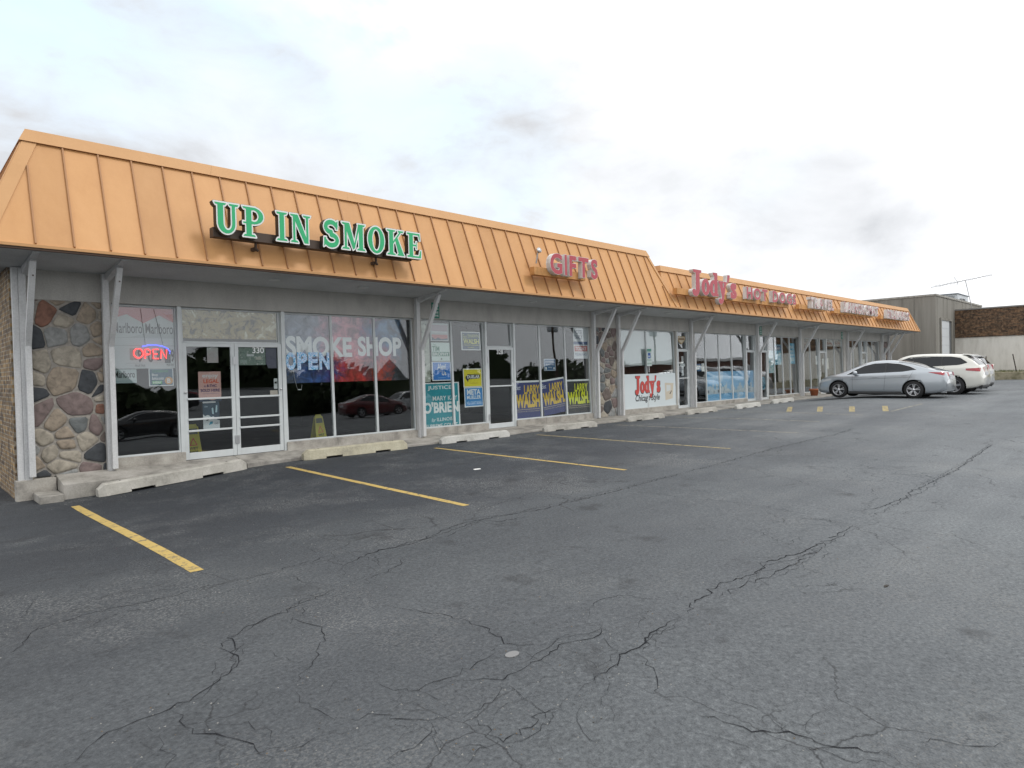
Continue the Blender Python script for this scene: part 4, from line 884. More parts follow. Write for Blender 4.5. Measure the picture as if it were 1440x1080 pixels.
can_sign('weathered white and red letters reading TRAVEL on the far roof', [('TRAVEL', 29.75, 32.5, 3.92, 4.41, 'b')], 4.86, .58, (29.0, 31.9, 3.86, 4.06), depth=.19, yf=-1.6, face=FADE)
can_sign('long weathered white and red letter sign reading LAUNDROMAT', [('LAUNDROMAT', 33.9, 39.0, 3.93, 4.44, 'b')], 4.86, .58, (33.1, 38.6, 3.86, 4.06), depth=.19, yf=-1.6, face=FADE)
can_sign('faded white and dark red letter sign reading BILLIARDS at the far end of the roof', [('BILLIARDS', 40.5, 44.7, 3.90, 4.40, 'b')], 4.86, .58, (40.0, 44.4, 3.86, 4.06), depth=.19, yf=-1.6, face=FADE)

# ------------------------------------------------------------------ posters and other things in the windows
def poster(name, label, cat, x0, x1, z0, z1, base, layers=(), rot=0.0, y=None, gap=.022, thick=.004, group=None, shape=None):
    W, H_ = x1-x0, z1-z0; mb = MB(); cr, sr = math.cos(rot), math.sin(rot)
    def P(u, v, lift): x, z = x0+u*cr-v*sr, z0+u*sr+v*cr; return (x, (paneY(z)+gap if y is None else y)-lift, z)
    out = shape or [(0, 0), (1, 0), (1, 1), (0, 1)]; n = len(out)
    V = [P(a*W, b*H_, 0) for a, b in out]+[P(a*W, b*H_, -thick) for a, b in out]
    mb.add(V, [list(range(n)), list(range(n, 2*n))[::-1]]+[(i, (i+1) % n, n+(i+1) % n, n+i) for i in range(n)], base)
    for i, L in enumerate(layers):
        lift = .0007*(i+1)+.0006; k = L[0]
        if k == 't':
            _, s, u0, v0, u1, v1, m = L[:7]; off = L[7] if len(L) > 7 else .0; sh = L[8] if len(L) > 8 else 0
            V, F, w, h = text_geo(s, off, sh); mb.add([P((u0+a/w*(u1-u0))*W, (v0+b/h*(v1-v0))*H_, lift) for a, b in V], F, m)
        elif k == 'G':
            _, s, u0, v0, u1, v1, m, off = L; tot = sum(GLY[c][0] for c in s)+.05*(len(s)-1); a0 = 0
            for c in s:
                V, F, w = glyph_geo(c, off); mb.add([P((u0+(a0+a)/tot*(u1-u0))*W, (v0+b*(v1-v0))*H_, lift) for a, b in V], F, m); a0 += w+.05
        else:
            if k == 'r': _, u0, v0, u1, v1, m = L; q = [(u0, v0), (u1, v0), (u1, v1), (u0, v1)]
            elif k == 'g': _, q, m = L
            elif k == 'e': _, cu, cv, ru, rv, m = L; q = ell(cu, cv, ru, rv, n=24)
            if k == 'g':
                tri = geometry.tessellate_polygon([[Vector((a, b, 0)) for a, b in q]]); mb.add([P(a*W, b*H_, lift) for a, b in q], [list(t) for t in tri], m)
            else: mb.add([P(a*W, b*H_, lift) for a, b in q], [list(range(len(q)))], m)
    return tag(mb.build(name), label, cat, group)
W_ = PM((.66, .69, .69)); K_ = PM((.03, .032, .036)); NAVY = PM((.035, .045, .16)); BLUE = PM((.02, .17, .52)); BLUE2 = PM((.04, .22, .50)); TEAL = PM((.006, .23, .28)); YELL = PM((.62, .55, .02)); GOLD = PM((.60, .42, .05)); LIME = PM((.58, .62, .02)); ROSE = PM((.52, .16, .16)); GRY = PM((.30, .32, .33)); PGREEN = PM((.06, .20, .14)); RED = PM((.50, .06, .05)); SKYB = PM((.20, .42, .66))
PALEG = PM((.42, .50, .49)); ORANGE = PM((.55, .27, .06)); PINK = PM((.60, .38, .34))

poster('cigarette_poster', 'large red and white cigarette price poster with two peaks behind the red neon sign', 'poster', 2.985, 4.0, 1.585, 2.70, PM((.50, .54, .54)), [
    ('g', [(0, 1), (0, .80), (.235, .885), (.50, .745), (.765, .885), (1, .77), (1, 1)], ROSE), ('g', [(.80, .93), (.88, .90), (1, .915), (1, .78), (.90, .86)], RED),
    ('g', [(0, .50), (.3, .52), (.55, .58), (1, .60), (1, .50)], PM((.40, .44, .44))), ('r', 0, .375, 1, .382, GRY), ('r', .497, 0, .502, .74, PALEG),
    ('t', 'Marlboro', .015, .575, .475, .745, K_, .005), ('t', 'Marlboro', .53, .575, .99, .745, K_, .005),
    ('r', .26, .14, .38, .33, PM((.33, .28, .24))), ('t', '9', .385, .10, .47, .32, K_, .03), ('t', '0', .55, .10, .64, .30, K_, .03), ('t', '1', .70, .13, .77, .30, K_, .02), ('r', .83, .09, .93, .33, K_), ('t', '9', .935, .10, .995, .32, K_, .03),
    ('t', 'PLUS TAX', .34, .03, .50, .065, K_, .01), ('t', 'PLUS TAX', .86, .04, .98, .075, K_, .01), ('r', .2, .085, .45, .09, GRY), ('r', .62, .1, .80, .105, GRY)], gap=.05)
poster('cigarette_placard', 'small pale green cigarette placard low in the first window', 'poster', 2.985, 3.345, 1.325, 1.575, PALEG, [('t', 'Marlboro', .03, .38, .92, .88, K_, .015), ('r', .0, .0, 1, .2, PM((.36, .46, .47)))], gap=.04)
poster('bitcoin_placard', 'blue and green placard with an orange coin low in the first window', 'poster', 3.545, 3.965, 1.255, 1.58, W_, [('r', .04, .05, .96, .97, PM((.02, .10, .16))), ('t', 'COINBANK', .14, .78, .80, .92, PM((.04, .30, .12)), .01), ('t', 'Buy', .13, .54, .37, .72, W_, .015), ('t', 'bitcoin', .13, .36, .60, .54, W_, .015), ('r', .13, .12, .52, .30, PM((.08, .40, .12))), ('t', 'HERE', .16, .15, .48, .27, W_, .02), ('e', .80, .30, .17, .22, ORANGE), ('t', 'B', .73, .17, .87, .43, W_, .03)], gap=.04)
# neon sign
NEON_R = mat('neon_red', (.9, .05, .05), .4, emit=((1.0, .10, .10), 1.7)); NEON_B = mat('neon_blue', (.15, .2, .9), .4, emit=((.16, .20, .95), 1.3))
NS = empty('neon_sign', (3.6, .07, 1.75), 'lit red neon sign reading OPEN under a blue neon arc', 'neon sign')
yN = .072
def nstroke(pts, m, name='tube', r=.0125):
    mb = MB(); mb.tube([(x, yN, z) for x, z in pts], r, m, 8); spart(mb, name, NS)
nstroke(ell(3.375, 1.862, .075, .085, 100, 460, 22), NEON_R)
nstroke([(3.485, 1.765), (3.485, 1.935), (3.545, 1.935), (3.575, 1.905), (3.575, 1.865), (3.545, 1.84), (3.49, 1.84)], NEON_R)
nstroke([(3.71, 1.935), (3.62, 1.935), (3.62, 1.765), (3.71, 1.765)], NEON_R); nstroke([(3.62, 1.85), (3.69, 1.85)], NEON_R)
nstroke([(3.745, 1.765), (3.755, 1.935), (3.84, 1.765), (3.85, 1.935)], NEON_R)
nstroke([(3.44, 1.985), (3.54, 2.01), (3.66, 2.015), (3.78, 1.995), (3.87, 1.95), (3.905, 1.895), (3.90, 1.85)], NEON_B)
mb = MB(); mb.tube([(3.50, yN+.02, 2.0), (3.44, yN+.02, 2.68)], .003, BLACK, 5); mb.tube([(3.80, yN+.02, 2.0), (3.66, yN+.02, 2.68)], .003, BLACK, 5); spart(mb, 'cord', NS)

CAMO = patch_mat('leaf_print', [(.38, (.02, .018, .01)), (.44, (.15, .115, .045)), (.52, (.33, .26, .11)), (.57, (.20, .16, .07)), (.62, (.44, .41, .29)), (.70, (.56, .56, .48))], 5.5, .7, 1.0, 5, .65)
poster('transom_covering', 'mottled tan and olive leaf print covering behind the transom over the double doors', 'window covering', 4.15, 6.0, 2.155, 2.71, CAMO, gap=.03)
yd = .056
poster('paper_notice', 'plain pale paper notice at the top of the left door leaf', 'notice', 4.565, 4.775, 1.68, 1.985, patch_mat('notice_fade', [(.3, (.48, .36, .36)), (.6, (.50, .54, .52))], 2), y=yd)
poster('pink_poster', 'pink poster with red and black words on the left door leaf', 'poster', 4.39, 4.81, .93, 1.51, PINK, [('t', 'enjoy', .17, .76, .88, .93, W_, .02), ('t', 'LEGAL', .22, .61, .90, .74, PM((.62, .11, .05)), .03), ('g', [(.23, .48), (.33, .48), (.28, .565)], PM((.10, .06, .14))), ('g', [(.255, .495), (.305, .495), (.28, .54)], PINK), ('t', '8-THC', .36, .48, .80, .57, PM((.10, .06, .14)), .03), ('t', 'SOLD HERE', .08, .32, .94, .42, PM((.10, .06, .14)), .03), ('r', .15, .255, .88, .268, PM((.35, .25, .3))), ('g', [(0, 0), (1, 0), (1, .06), (.85, .08), (.6, .03), (.4, .07), (.22, .13), (.1, .06), (0, .07)], PM((.03, .06, .11)))], y=yd)
poster('device_poster', 'dark blue and white torn-edge poster with small devices below the pink poster', 'poster', 4.455, 4.765, .385, .925, PM((.02, .055, .085)), [('r', 0, .95, .78, 1.02, W_), ('g', [(0, 0), (1, 0), (1, .30), (.85, .34), (.62, .47), (.5, .44), (.3, .52), (.12, .49), (0, .55)], PM((.58, .62, .63))), ('g', [(.55, .55), (.66, .54), (.62, .78), (.53, .76)], PM((.35, .5, .55))), ('g', [(.74, .60), (.86, .60), (.88, .85), (.80, .86)], PM((.35, .5, .55))), ('g', [(.18, .30), (.34, .34), (.30, .42), (.22, .40)], K_), ('g', [(.34, .16), (.56, .20), (.58, .28), (.42, .28)], PM((.03, .25, .35))), ('t', 'GO', .68, .17, .90, .23, K_), ('t', 'new', .08, .80, .3, .85, PM((.3, .4, .45)))], y=yd)
poster('sticker_collage', 'pale green collage of stickers at the top of the right door leaf', 'sticker', 5.17, 5.72, 1.63, 1.985, patch_mat('collage', [(.35, (.07, .12, .10)), (.45, (.30, .36, .32)), (.55, (.14, .22, .18)), (.62, (.50, .52, .48))], 16, .6, .3), [('r', .3, .5, .56, .62, W_), ('r', .62, .3, .85, .45, PM((.5, .5, .44))), ('r', .05, .1, .3, .3, PM((.35, .42, .38)))], y=yd)
poster('sticker', 'violet grey painted reflection in the top right corner of the right door leaf', 'sticker', 5.73, 5.955, 1.56, 1.98, PM((.15, .15, .20)), y=yd, shape=[(.2, 0), (1, 0), (1, 1), (0, 1), (0, .25)])  # flat violet sheet, a reflection in the door glass put into colour
poster('sticker', 'small white sticker by the lock of the right door leaf', 'sticker', 5.885, 5.96, 1.13, 1.345, W_, [('r', .15, .5, .85, .7, K_)], y=yd)
poster('sticker', 'small cream card just above the push bar of the right door leaf', 'sticker', 5.80, 5.96, 1.01, 1.10, PM((.55, .48, .40)), y=yd)

# printed cloud banner with SMOKE SHOP
def banner_mat():
    m = bpy.data.materials.new('cloud_print'); m.use_nodes = True; nt = m.node_tree; L = nt.links.new; b = nt.nodes['Principled BSDF']; b.inputs['Roughness'].default_value = .5
    t = nt.nodes.new('ShaderNodeTexCoord'); n = nt.nodes.new('ShaderNodeTexNoise'); n.inputs['Scale'].default_value = 2.3; n.inputs['Detail'].default_value = 9; n.inputs['Roughness'].default_value = .7; n.inputs['Distortion'].default_value = .6; L(t.outputs['Object'], n.inputs['Vector'])
    mx_ = nt.nodes.new('ShaderNodeVectorMath'); mx_.operation = 'MULTIPLY_ADD'; L(n.outputs['Color'], mx_.inputs[0]); mx_.inputs[1].default_value = (2.2, 0, 1.3); L(t.outputs['Object'], mx_.inputs[2])
    s = nt.nodes.new('ShaderNodeSeparateXYZ'); L(mx_.outputs[0], s.inputs[0])
    def rmp(src, lo, hi, stops):
        mr = nt.nodes.new('ShaderNodeMapRange'); mr.inputs['From Min'].default_value = lo; mr.inputs['From Max'].default_value = hi; L(src, mr.inputs['Value'])
        r = nt.nodes.new('ShaderNodeValToRGB'); e = r.color_ramp.elements
        while len(e) < len(stops): e.new(.5)
        for i, (p, c) in enumerate(stops): e[i].position = p; e[i].color = (*c, 1)
        L(mr.outputs[0], r.inputs[0]); return r.outputs[0]
    x0 = -1.55+1.1
    top = rmp(s.outputs['X'], x0, x0+3.1, [(.0, (0.187, 0.269, 0.376)), (.22, (0.336, 0.359, 0.477)), (.42, (0.800, 0.336, 0.430)), (.58, (0.800, 0.371, 0.442)), (.64, (0.307, 0.094, 0.212)), (.75, (0.070, 0.165, 0.377)), (.86, (0.128, 0.293, 0.506)), (1, (0.033, 0.033, 0.057))])
    bot = rmp(s.outputs['X'], x0, x0+3.1, [(.0, (0.097, 0.120, 0.168)), (.2, (0.045, 0.139, 0.446)), (.34, (0.091, 0.067, 0.280)), (.44, (0.793, 0.060, 0.048)), (.58, (0.626, 0.047, 0.035)), (.66, (0.202, 0.036, 0.060)), (.76, (0.748, 0.087, 0.040)), (.9, (0.082, 0.094, 0.130)), (1, (0.034, 0.034, 0.046))])
    mr = nt.nodes.new('ShaderNodeMapRange'); mr.inputs['From Min'].default_value = .95; mr.inputs['From Max'].default_value = 1.5; L(s.outputs['Z'], mr.inputs['Value'])
    mm = nt.nodes.new('ShaderNodeMixRGB'); L(mr.outputs[0], mm.inputs[0]); L(bot, mm.inputs[1]); L(top, mm.inputs[2]); 
    n5 = nt.nodes.new('ShaderNodeTexNoise'); n5.inputs['Scale'].default_value = 4.5; n5.inputs['Detail'].default_value = 9; n5.inputs['Roughness'].default_value = .62; n5.inputs['Distortion'].default_value = .8; L(t.outputs['Object'], n5.inputs['Vector'])
    r5 = nt.nodes.new('ShaderNodeValToRGB'); r5.color_ramp.elements[0].position = .36; r5.color_ramp.elements[0].color = (.10, .12, .16, 1); r5.color_ramp.elements[1].position = .62; r5.color_ramp.elements[1].color = (1.0, .98, .95, 1); L(n5.outputs['Fac'], r5.inputs[0])
    m5 = nt.nodes.new('ShaderNodeMixRGB'); m5.blend_type = 'MULTIPLY'; m5.inputs[0].default_value = .85; L(mm.outputs[0], m5.inputs[1]); L(r5.outputs[0], m5.inputs[2]); L(m5.outputs[0], b.inputs['Base Color']); return m
poster('window_banner', 'wide blue and red cloud print banner reading SMOKE SHOP across three panes', 'banner', 6.15, 9.28, 1.235, 2.715, banner_mat(), [('t', 'SMOKE', .016, .375, .520, .685, PM((.74, .77, .77)), .04), ('t', 'SHOP', .568, .39, .952, .70, PM((.74, .77, .77)), .04)], gap=.04)
GLIT = patch_mat('holographic', [(.30, (.03, .12, .40)), (.42, (.10, .45, .75)), (.5, (.75, .82, .9)), (.58, (.08, .25, .6)), (.66, (.55, .75, .85)), (.75, (.5, .45, .75))], 24, .2)
OS = empty('open_sign', (6.66, .06, 1.5), 'glittering blue holographic letters reading OPEN hung over the SMOKE SHOP banner', 'sign')
x = 6.165
for c, w in (('O', .225), ('P', .225), ('E', .225), ('N', .245)):
    V, F, gw, gh = text_geo(c, .05); mb = MB(); extrude_flat(mb, V, F, lambda u, v: (x+u/gw*w, 1.515+v/gh*.38), .072, .012, GLIT, PM((.3, .4, .5))); spart(mb, 'letter', OS); x += w+.03
mb = MB(); mb.tube([(6.33, .085, 1.51), (6.36, .085, 1.3), (6.40, .085, 1.15), (6.42, .085, 1.10), (6.50, .085, 1.10), (6.52, .085, 1.2)], .004, PM((.5, .5, .5)), 5); mb.box(6.42, 6.50, .075, .095, 1.085, 1.10, W_); spart(mb, 'cord', OS)

def wet_sign(x, y, zr, label):
    r = empty('wet_floor_sign', (x, y, -.178), label, 'wet floor sign', 'yellow wet floor signs', zr); yl = mat('sign_yellow', (.42, .39, .02), .4)
    for s_ in (-1, 1):
        mb = MB(); top = .0; P = lambda u, v, o=0: (u, s_*(.14*(1-v/.64))-.0+s_*o, v)
        out = [(-.15, 0), (-.08, 0), (-.06, .03), (.06, .03), (.08, 0), (.15, 0), (.105, .60), (.06, .645), (-.06, .645), (-.105, .60)]; n = len(out)
        V = [P(a, b) for a, b in out]+[P(a, b, .012) for a, b in out]; mb.add(V, [list(range(n)), list(range(n, 2*n))]+[(i, (i+1) % n, n+(i+1) % n, n+i) for i in range(n)], yl)
        if s_ < 0:
            Q = lambda u, v, o=.0145: P(u, v, o)
            mb.add([Q(-.075, .24), (Q(.075, .24)), Q(0, .40)], [(0, 1, 2)], RED); mb.add([Q(-.05, .255, .0155), Q(.05, .255, .0155), Q(0, .36, .0155)], [(0, 1, 2)], yl)
            for s__, a, b in (('WET', .16, .21), ('FLOOR', .09, .14)):
                V, F, w, h = text_geo(s__, .03); mb.add([Q(-.08+u/w*.16, a+v/h*(b-a), .0155) for u, v in V], F, K_)
            mb.add([Q(-.09, .46), Q(.09, .46), Q(.08, .57), Q(-.08, .57)], [(0, 1, 2, 3)], PM((.10, .11, .08)))
        o = mb.build('panel', r); 
    mb = MB(); mb.tube([(-.07, 0, .645), (.07, 0, .645)], .012, mat('sign_yellow', (.42, .39, .02))); mb.build('hinge', r)
wet_sign(4.40, .52, -.15, 'yellow wet floor sign standing inside behind the left door leaf')
wet_sign(7.32, .95, .1, 'yellow wet floor sign standing inside below the SMOKE SHOP banner')

# gift shop / campaign office
poster('faded_poster', 'faded pink and grey poster at the top of the poster column beside the pale curtain', 'poster', 10.02, 10.60, 2.20, 2.66, PM((.40, .44, .45)), [('r', .06, .55, .94, .90, PM((.36, .31, .35))), ('t', 'Neighborhood', .12, .44, .9, .56, W_, .01), ('r', .06, .12, .94, .36, PM((.45, .19, .19))), ('g', [(.06, .04), (.94, .08), (.94, .16), (.6, .12), (.4, .2), (.25, .1), (.06, .22)], PM((.06, .11, .15)))])
poster('election_poster', 'white and dark green election poster in the middle of the poster column', 'poster', 10.03, 10.62, 1.69, 2.165, PM((.50, .60, .57)), [('t', 'TIM', .05, .52, .43, .80, PGREEN, .02), ('r', .04, .26, .96, .49, PGREEN), ('t', 'BROPHY', .07, .29, .93, .46, W_, .01), ('t', 'Vote', .08, .84, .24, .92, PGREEN), ('g', [(.48, .06), (.58, .10), (.5, .18)], K_)])
poster('election_poster', 'bright blue election poster at the bottom of the poster column', 'poster', 10.02, 10.64, 1.185, 1.675, W_, [('r', .05, .05, .95, .96, BLUE), ('t', 'Alexi', .28, .58, .72, .90, W_, .02), ('t', 'for', .36, .47, .48, .57, W_), ('t', 'Us', .50, .28, .72, .52, W_, .02), ('r', .30, .14, .68, .165, PM((.2, .4, .7)))])
poster('election_poster', 'large teal election poster across the bottom of the first gift shop panes', 'poster', 9.69, 10.89, .035, 1.14, W_, [('r', .0, .0, .965, .975, TEAL), ('t', 'JUSTICE', .15, .82, .79, .93, W_, .012), ('t', 'MARY KAY', .27, .585, .94, .69, W_, .008), ('t', "O'BRIEN", .02, .30, .96, .56, W_, .04), ('t', 'for', .22, .10, .33, .19, W_, 0, .3), ('t', 'ILLINOIS', .36, .11, .78, .19, W_, .008), ('t', 'SUPREME COURT', .06, -.03, .92, .05, W_, .01)], gap=.035)
poster('election_poster', 'slate blue election poster with yellow letters hung high above the yellow poster', 'poster', 11.02, 11.69, 1.975, 2.465, W_, [('r', .05, .05, .95, .95, PM((.05, .09, .14))), ('t', 'Elect', .09, .62, .30, .86, PM((.40, .45, .20)), 0), ('t', 'SHAWN', .34, .68, .92, .88, PM((.40, .45, .20)), .01), ('t', 'WALSH', .10, .34, .92, .62, PM((.55, .55, .12)), .03), ('t', 'COUNTY BOARD', .10, .245, .92, .30, PM((.5, .5, .15)), .01), ('t', 'DISTRICT', .34, .12, .66, .17, PM((.5, .5, .15)), .01)])
poster('election_poster', 'yellow election poster with white letters on a black state outline', 'poster', 11.035, 11.70, .99, 1.485, W_, [('r', .04, .04, .96, .95, YELL), ('g', [(.10, .50), (.14, .62), (.20, .60), (.22, .70), (.90, .66), (.86, .46), (.28, .42), (.24, .28), (.16, .40)], K_), ('t', 'DUELAR', .21, .47, .86, .64, W_, .03), ('t', 'ELECT', .58, .69, .86, .73, K_, .01), ('t', 'COUNTY BOARD', .33, .19, .72, .225, K_)])
poster('election_poster', 'mid blue election poster hung directly below the yellow one', 'poster', 11.05, 11.71, .46, .985, W_, [('r', .04, .05, .96, .96, BLUE2), ('t', 'META', .14, .62, .86, .90, W_, .03), ('t', 'MUELLER', .13, .40, .87, .58, W_, .02), ('t', 'WILL COUNTY BOARD', .10, .13, .90, .29, PM((.45, .6, .75)), .02)])
def larry(x0, x1, z0, z1, base, ink, label, rot=0.0, vote=True, clipx=0.0):
    L = [('r', .0, .0, .985, .95, base)]
    if vote: L.append(('t', 'Elect', .02, .76, .20, .88, W_, 0, .3))
    L += [('t', 'LARRY', .33, .64, .92, .88, ink, .03), ('t', 'WALSH.', .02+clipx, .27, .98, .64, ink, .05), ('t', 'Democrat for County Executive', .05, .155, .96, .20, PM((.42, .36, .25)), .0), ('r', .0, .225, .985, .237, PM((.42, .36, .25)))]
    poster('election_poster', label, 'poster', x0, x1, z0, z1, W_, L, rot=rot, gap=.03)
larry(12.93, 14.03, .03, 1.11, NAVY, GOLD, 'upright purple and gold election poster nearest to the narrow door')
larry(14.10, 15.13, .04, 1.10, NAVY, GOLD, 'tilted purple and gold election poster in the middle pane', rot=.09)
larry(15.17, 16.25, .03, 1.09, PM((.02, .022, .03)), LIME, 'black and bright yellow election poster beside the second stone pier', vote=False)
poster('window_notice', 'small blue notice with a white border above the tilted election poster', 'notice', 14.17, 14.68, 1.38, 1.735, PM((.35, .42, .50)), [('r', .05, .06, .95, .94, PM((.03, .10, .22))), ('t', 'No Firearms', .15, .70, .85, .82, W_), ('t', 'allowed in this', .15, .46, .85, .58, W_), ('t', 'Building', .36, .22, .66, .34, W_), ('e', .16, .2, .07, .12, W_), ('r', .80, .12, .90, .28, W_)])
poster('window_notice', 'tall white poster with blue and red bands beside the second brown stone pier', 'poster', 15.56, 16.235, 1.74, 2.70, PM((.55, .58, .60)), [('t', 'VOTE', .06, .80, .62, .95, PM((.03, .05, .12)), .02), ('t', 'EARLY', .10, .64, .66, .78, PM((.03, .05, .12)), .02), ('r', .0, .46, 1, .56, PM((.03, .08, .2))), ('r', .05, .24, .97, .42, PM((.45, .10, .09))), ('t', 'TODAY', .1, .27, .9, .39, W_, .02), ('t', 'POLLING PLACE', .1, .1, .9, .18, PM((.05, .1, .25)))])
CURT = patch_mat('curtain', [(.32, (.07, .08, .075)), (.42, (.32, .35, .30)), (.6, (.46, .49, .43))], 3.2, .8, 1.2)
poster('curtain', 'pale rumpled curtain at the edge of the window beside the poster column', 'curtain', 9.69, 9.99, 1.16, 2.70, CURT, gap=.05)

# hot dog shop
poster('window_panel', 'white panel across two panes with large red letters and a tan drawing', 'sign panel', 17.82, 21.215, .03, 1.20, PM((.56, .62, .64)), [('G', "Jody's", .247, .435, .705, .92, K_, .055), ('G', "Jody's", .255, .45, .70, .92, RED, .035), ('t', 'Chicago Style', .25, .13, .69, .38, K_, .02, .25),
    ('g', [(.80, .16), (.94, .20), (.96, .68), (.79, .70)], PM((.52, .47, .38))), ('g', [(.82, .42), (.90, .46), (.90, .62), (.82, .63)], PM((.55, .58, .58))), ('g', [(.875, .36), (.895, .34), (.925, .44), (.915, .45), (.893, .39)], K_), ('r', .488, 0, .4895, 1, PM((.4, .45, .47)))], y=.026, thick=.006)
poster('roller_blind', 'pale roller blind pulled down behind the two panes over the white panel', 'blind', 17.83, 21.2, 1.50, 2.70, PM((.40, .45, .45)), gap=.06, shape=[(0, .045), (.25, .0), (.5, .0), (.75, .02), (1, .0), (1, 1), (0, 1)])
HS = empty('parking_sign', (19.46, -.03, 1.46), 'white and green accessible parking sign on the mullion above the white panel', 'parking sign')
mb = MB(); mb.box(19.31, 19.62, -.03, -.024, 1.47, 2.09, PM((.55, .62, .60))); mb.box(19.33, 19.60, -.032, -.0305, 2.0, 2.07, PM((.06, .25, .18)))
mb.box(19.385, 19.545, -.032, -.0305, 1.74, 1.93, PM((.02, .10, .35))); mb.add([(19.45+.035*math.cos(t), -.0335, 1.81+.035*math.sin(t)) for t in [R(a) for a in range(0, 360, 20)]], [list(range(18))], W_)
for s_, a, b in (('RESERVED', 1.955, 1.99), ('PARKING', 1.66, 1.70), ('$250 FINE', 1.52, 1.58)):
    V, F, w, h = text_geo(s_, .02); mb.add([(19.34+u/w*.25, -.0325, a+v/h*(b-a)) for u, v in V], F, PM((.06, .25, .18)))
spart(mb, 'plate', HS)
mb = MB(); mb.box(19.445, 19.48, -.023, .0, 1.25, 2.05, STEEL); spart(mb, 'bracket', HS)
mb = MB(); sh = [(21.77+.30*a, 2.43+.17*b) for a, b in [(-1, .75), (-.9, .15), (-.55, -.45), (0, -1), (.55, -.45), (.9, .15), (1, .75), (.5, .9), (0, .7), (-.5, .9)]]
mb.prism(sh, 'Y', .08, .09, PM((.36, .28, .16))); mb.prism([(21.77+(x_-21.77)*.82, 2.44+(z_-2.43)*.72) for x_, z_ in sh], 'Y', .078, .0795, PM((.50, .44, .33))); mb.box(21.56, 21.98, .0765, .0778, 2.43, 2.50, PM((.2, .13, .07)))
tag(mb.build('crest_sign'), 'tan heart-shaped crest in the transom over the hot dog shop door', 'sign')
poster('paper_notice', 'white paper notices taped in a cross on the hot dog shop door', 'notice', 21.62, 21.95, 1.08, 1.82, W_, [('r', .3, .3, .7, .34, GRY), ('r', .28, .1, .72, .13, GRY)], y=yd, shape=[(.3, 0), (.72, 0), (.72, .48), (1, .48), (1, .62), (.72, .62), (.72, 1), (.3, 1), (.3, .62), (0, .62), (0, .48), (.3, .48)])
# skyline film
FILM = patch_mat('film_sky', [(.42, (.17, .39, .62)), (.56, (.20, .42, .64)), (.66, (.44, .56, .68))], 1.6, .5, .6)
sk = [(0, .22), (0, .38)]; rr = random.Random(9); u = 0
while u < .98:
    w = rr.uniform(.012, .045); h = rr.uniform(.36, .62) if rr.random() < .6 else rr.uniform(.3, .42); sk += [(u, h), (min(1, u+w), h)]; u += w+.001
sk += [(1, .38), (1, .22)]
WFILM = patch_mat('film_white', [(.4, (.38, .48, .56)), (.6, (.52, .57, .60))], 6, .5)
poster('skyline_film', 'pale blue window film with a white city skyline along three lower panes', 'window film', 23.56, 26.77, .035, 1.20, FILM, [('g', sk, WFILM), ('r', .02, .26, .06, .36, PM((.12, .14, .17))), ('r', .27, .26, .33, .36, PM((.12, .14, .17))), ('r', .16, .24, .2, .34, PM((.3, .34, .38)))], gap=.02)
sk2 = [(0, .22), (0, .42), (.15, .42), (.15, .5), (.3, .5), (.3, .45), (.5, .45), (.5, .58), (.7, .58), (.7, .4), (1, .4), (1, .22)]
poster('skyline_film', 'narrow pale blue skyline film on the lower half of a glass door', 'window film', 26.95, 27.6, -.03, 1.2, FILM, [('g', sk2, WFILM)], y=yd)
poster('paper_notice', 'blue and white notice on the pane left of the skyline film', 'notice', 22.75, 23.20, 1.24, 1.52, PM((.05, .14, .28)), [('r', .08, .55, .9, .8, W_), ('r', .08, .2, .7, .4, W_)])
poster('paper_notice', 'narrow white notice beside the blue and white one', 'notice', 23.24, 23.45, 1.22, 1.54, W_, [('r', .3, .3, .6, .7, GRY)])
poster('paper_notice', 'tall white notice low beside the post right of the hot dog shop door', 'notice', 22.66, 22.84, .62, 1.05, W_, [('r', .3, .2, .7, .4, GRY), ('r', .3, .6, .7, .7, GRY)])
mb = MB(); C_ = (28.52, .61)
mb.prism(ell(C_[0], C_[1], .225, .29, n=32), 'Y', .052, .055, PM((.10, .33, .45))); mb.prism(ell(C_[0], C_[1], .17, .225, n=32), 'Y', .0505, .0518, PM((.02, .07, .12)))
for a in range(0, 360, 60): mb.prism([(C_[0]+.10*math.cos(R(a+t))*k, C_[1]+.13*math.sin(R(a+t))*k) for t, k in ((-20, 1), (0, 1.5), (20, 1), (0, .3))], 'Y', .049, .0503, PM((.16, .42, .55)))
tag(mb.build('round_emblem'), 'round blue emblem low on the glass of a narrow door', 'emblem')
PB = patch_mat('poster_blue', [(.35, (.04, .22, .36)), (.5, (.12, .45, .60)), (.62, (.50, .60, .62))], 5, .5)
poster('travel_poster', 'pale blue travel poster, lowest of the three in the travel shop window', 'poster', 29.16, 29.74, 1.05, 2.09, patch_mat('poster_pale', [(.4, (.16, .38, .46)), (.5, (.42, .54, .56)), (.65, (.56, .60, .58))], 5), [('t', 'CRUISE', .1, .8, .9, .9, W_, .02)])
poster('travel_poster', 'dark to pale blue travel poster, middle one in the travel shop window', 'poster', 29.82, 30.58, 1.43, 2.37, PB, [('r', .0, .7, 1, .95, PM((.03, .14, .28))), ('t', 'Mexico', .15, .76, .85, .9, W_, .02)])
poster('travel_poster', 'bright blue travel poster with a column of pale letters, last in the travel shop window', 'poster', 31.5, 32.1, 1.46, 2.46, PM((.06, .36, .54)), [('t', 'TRAVEL', .15, .74, .85, .86, W_, .02), ('t', 'AGENCY', .15, .55, .85, .66, W_, .02), ('t', 'TICKETS', .15, .38, .85, .48, W_, .02), ('r', .15, .12, .85, .3, PM((.4, .55, .6)))])
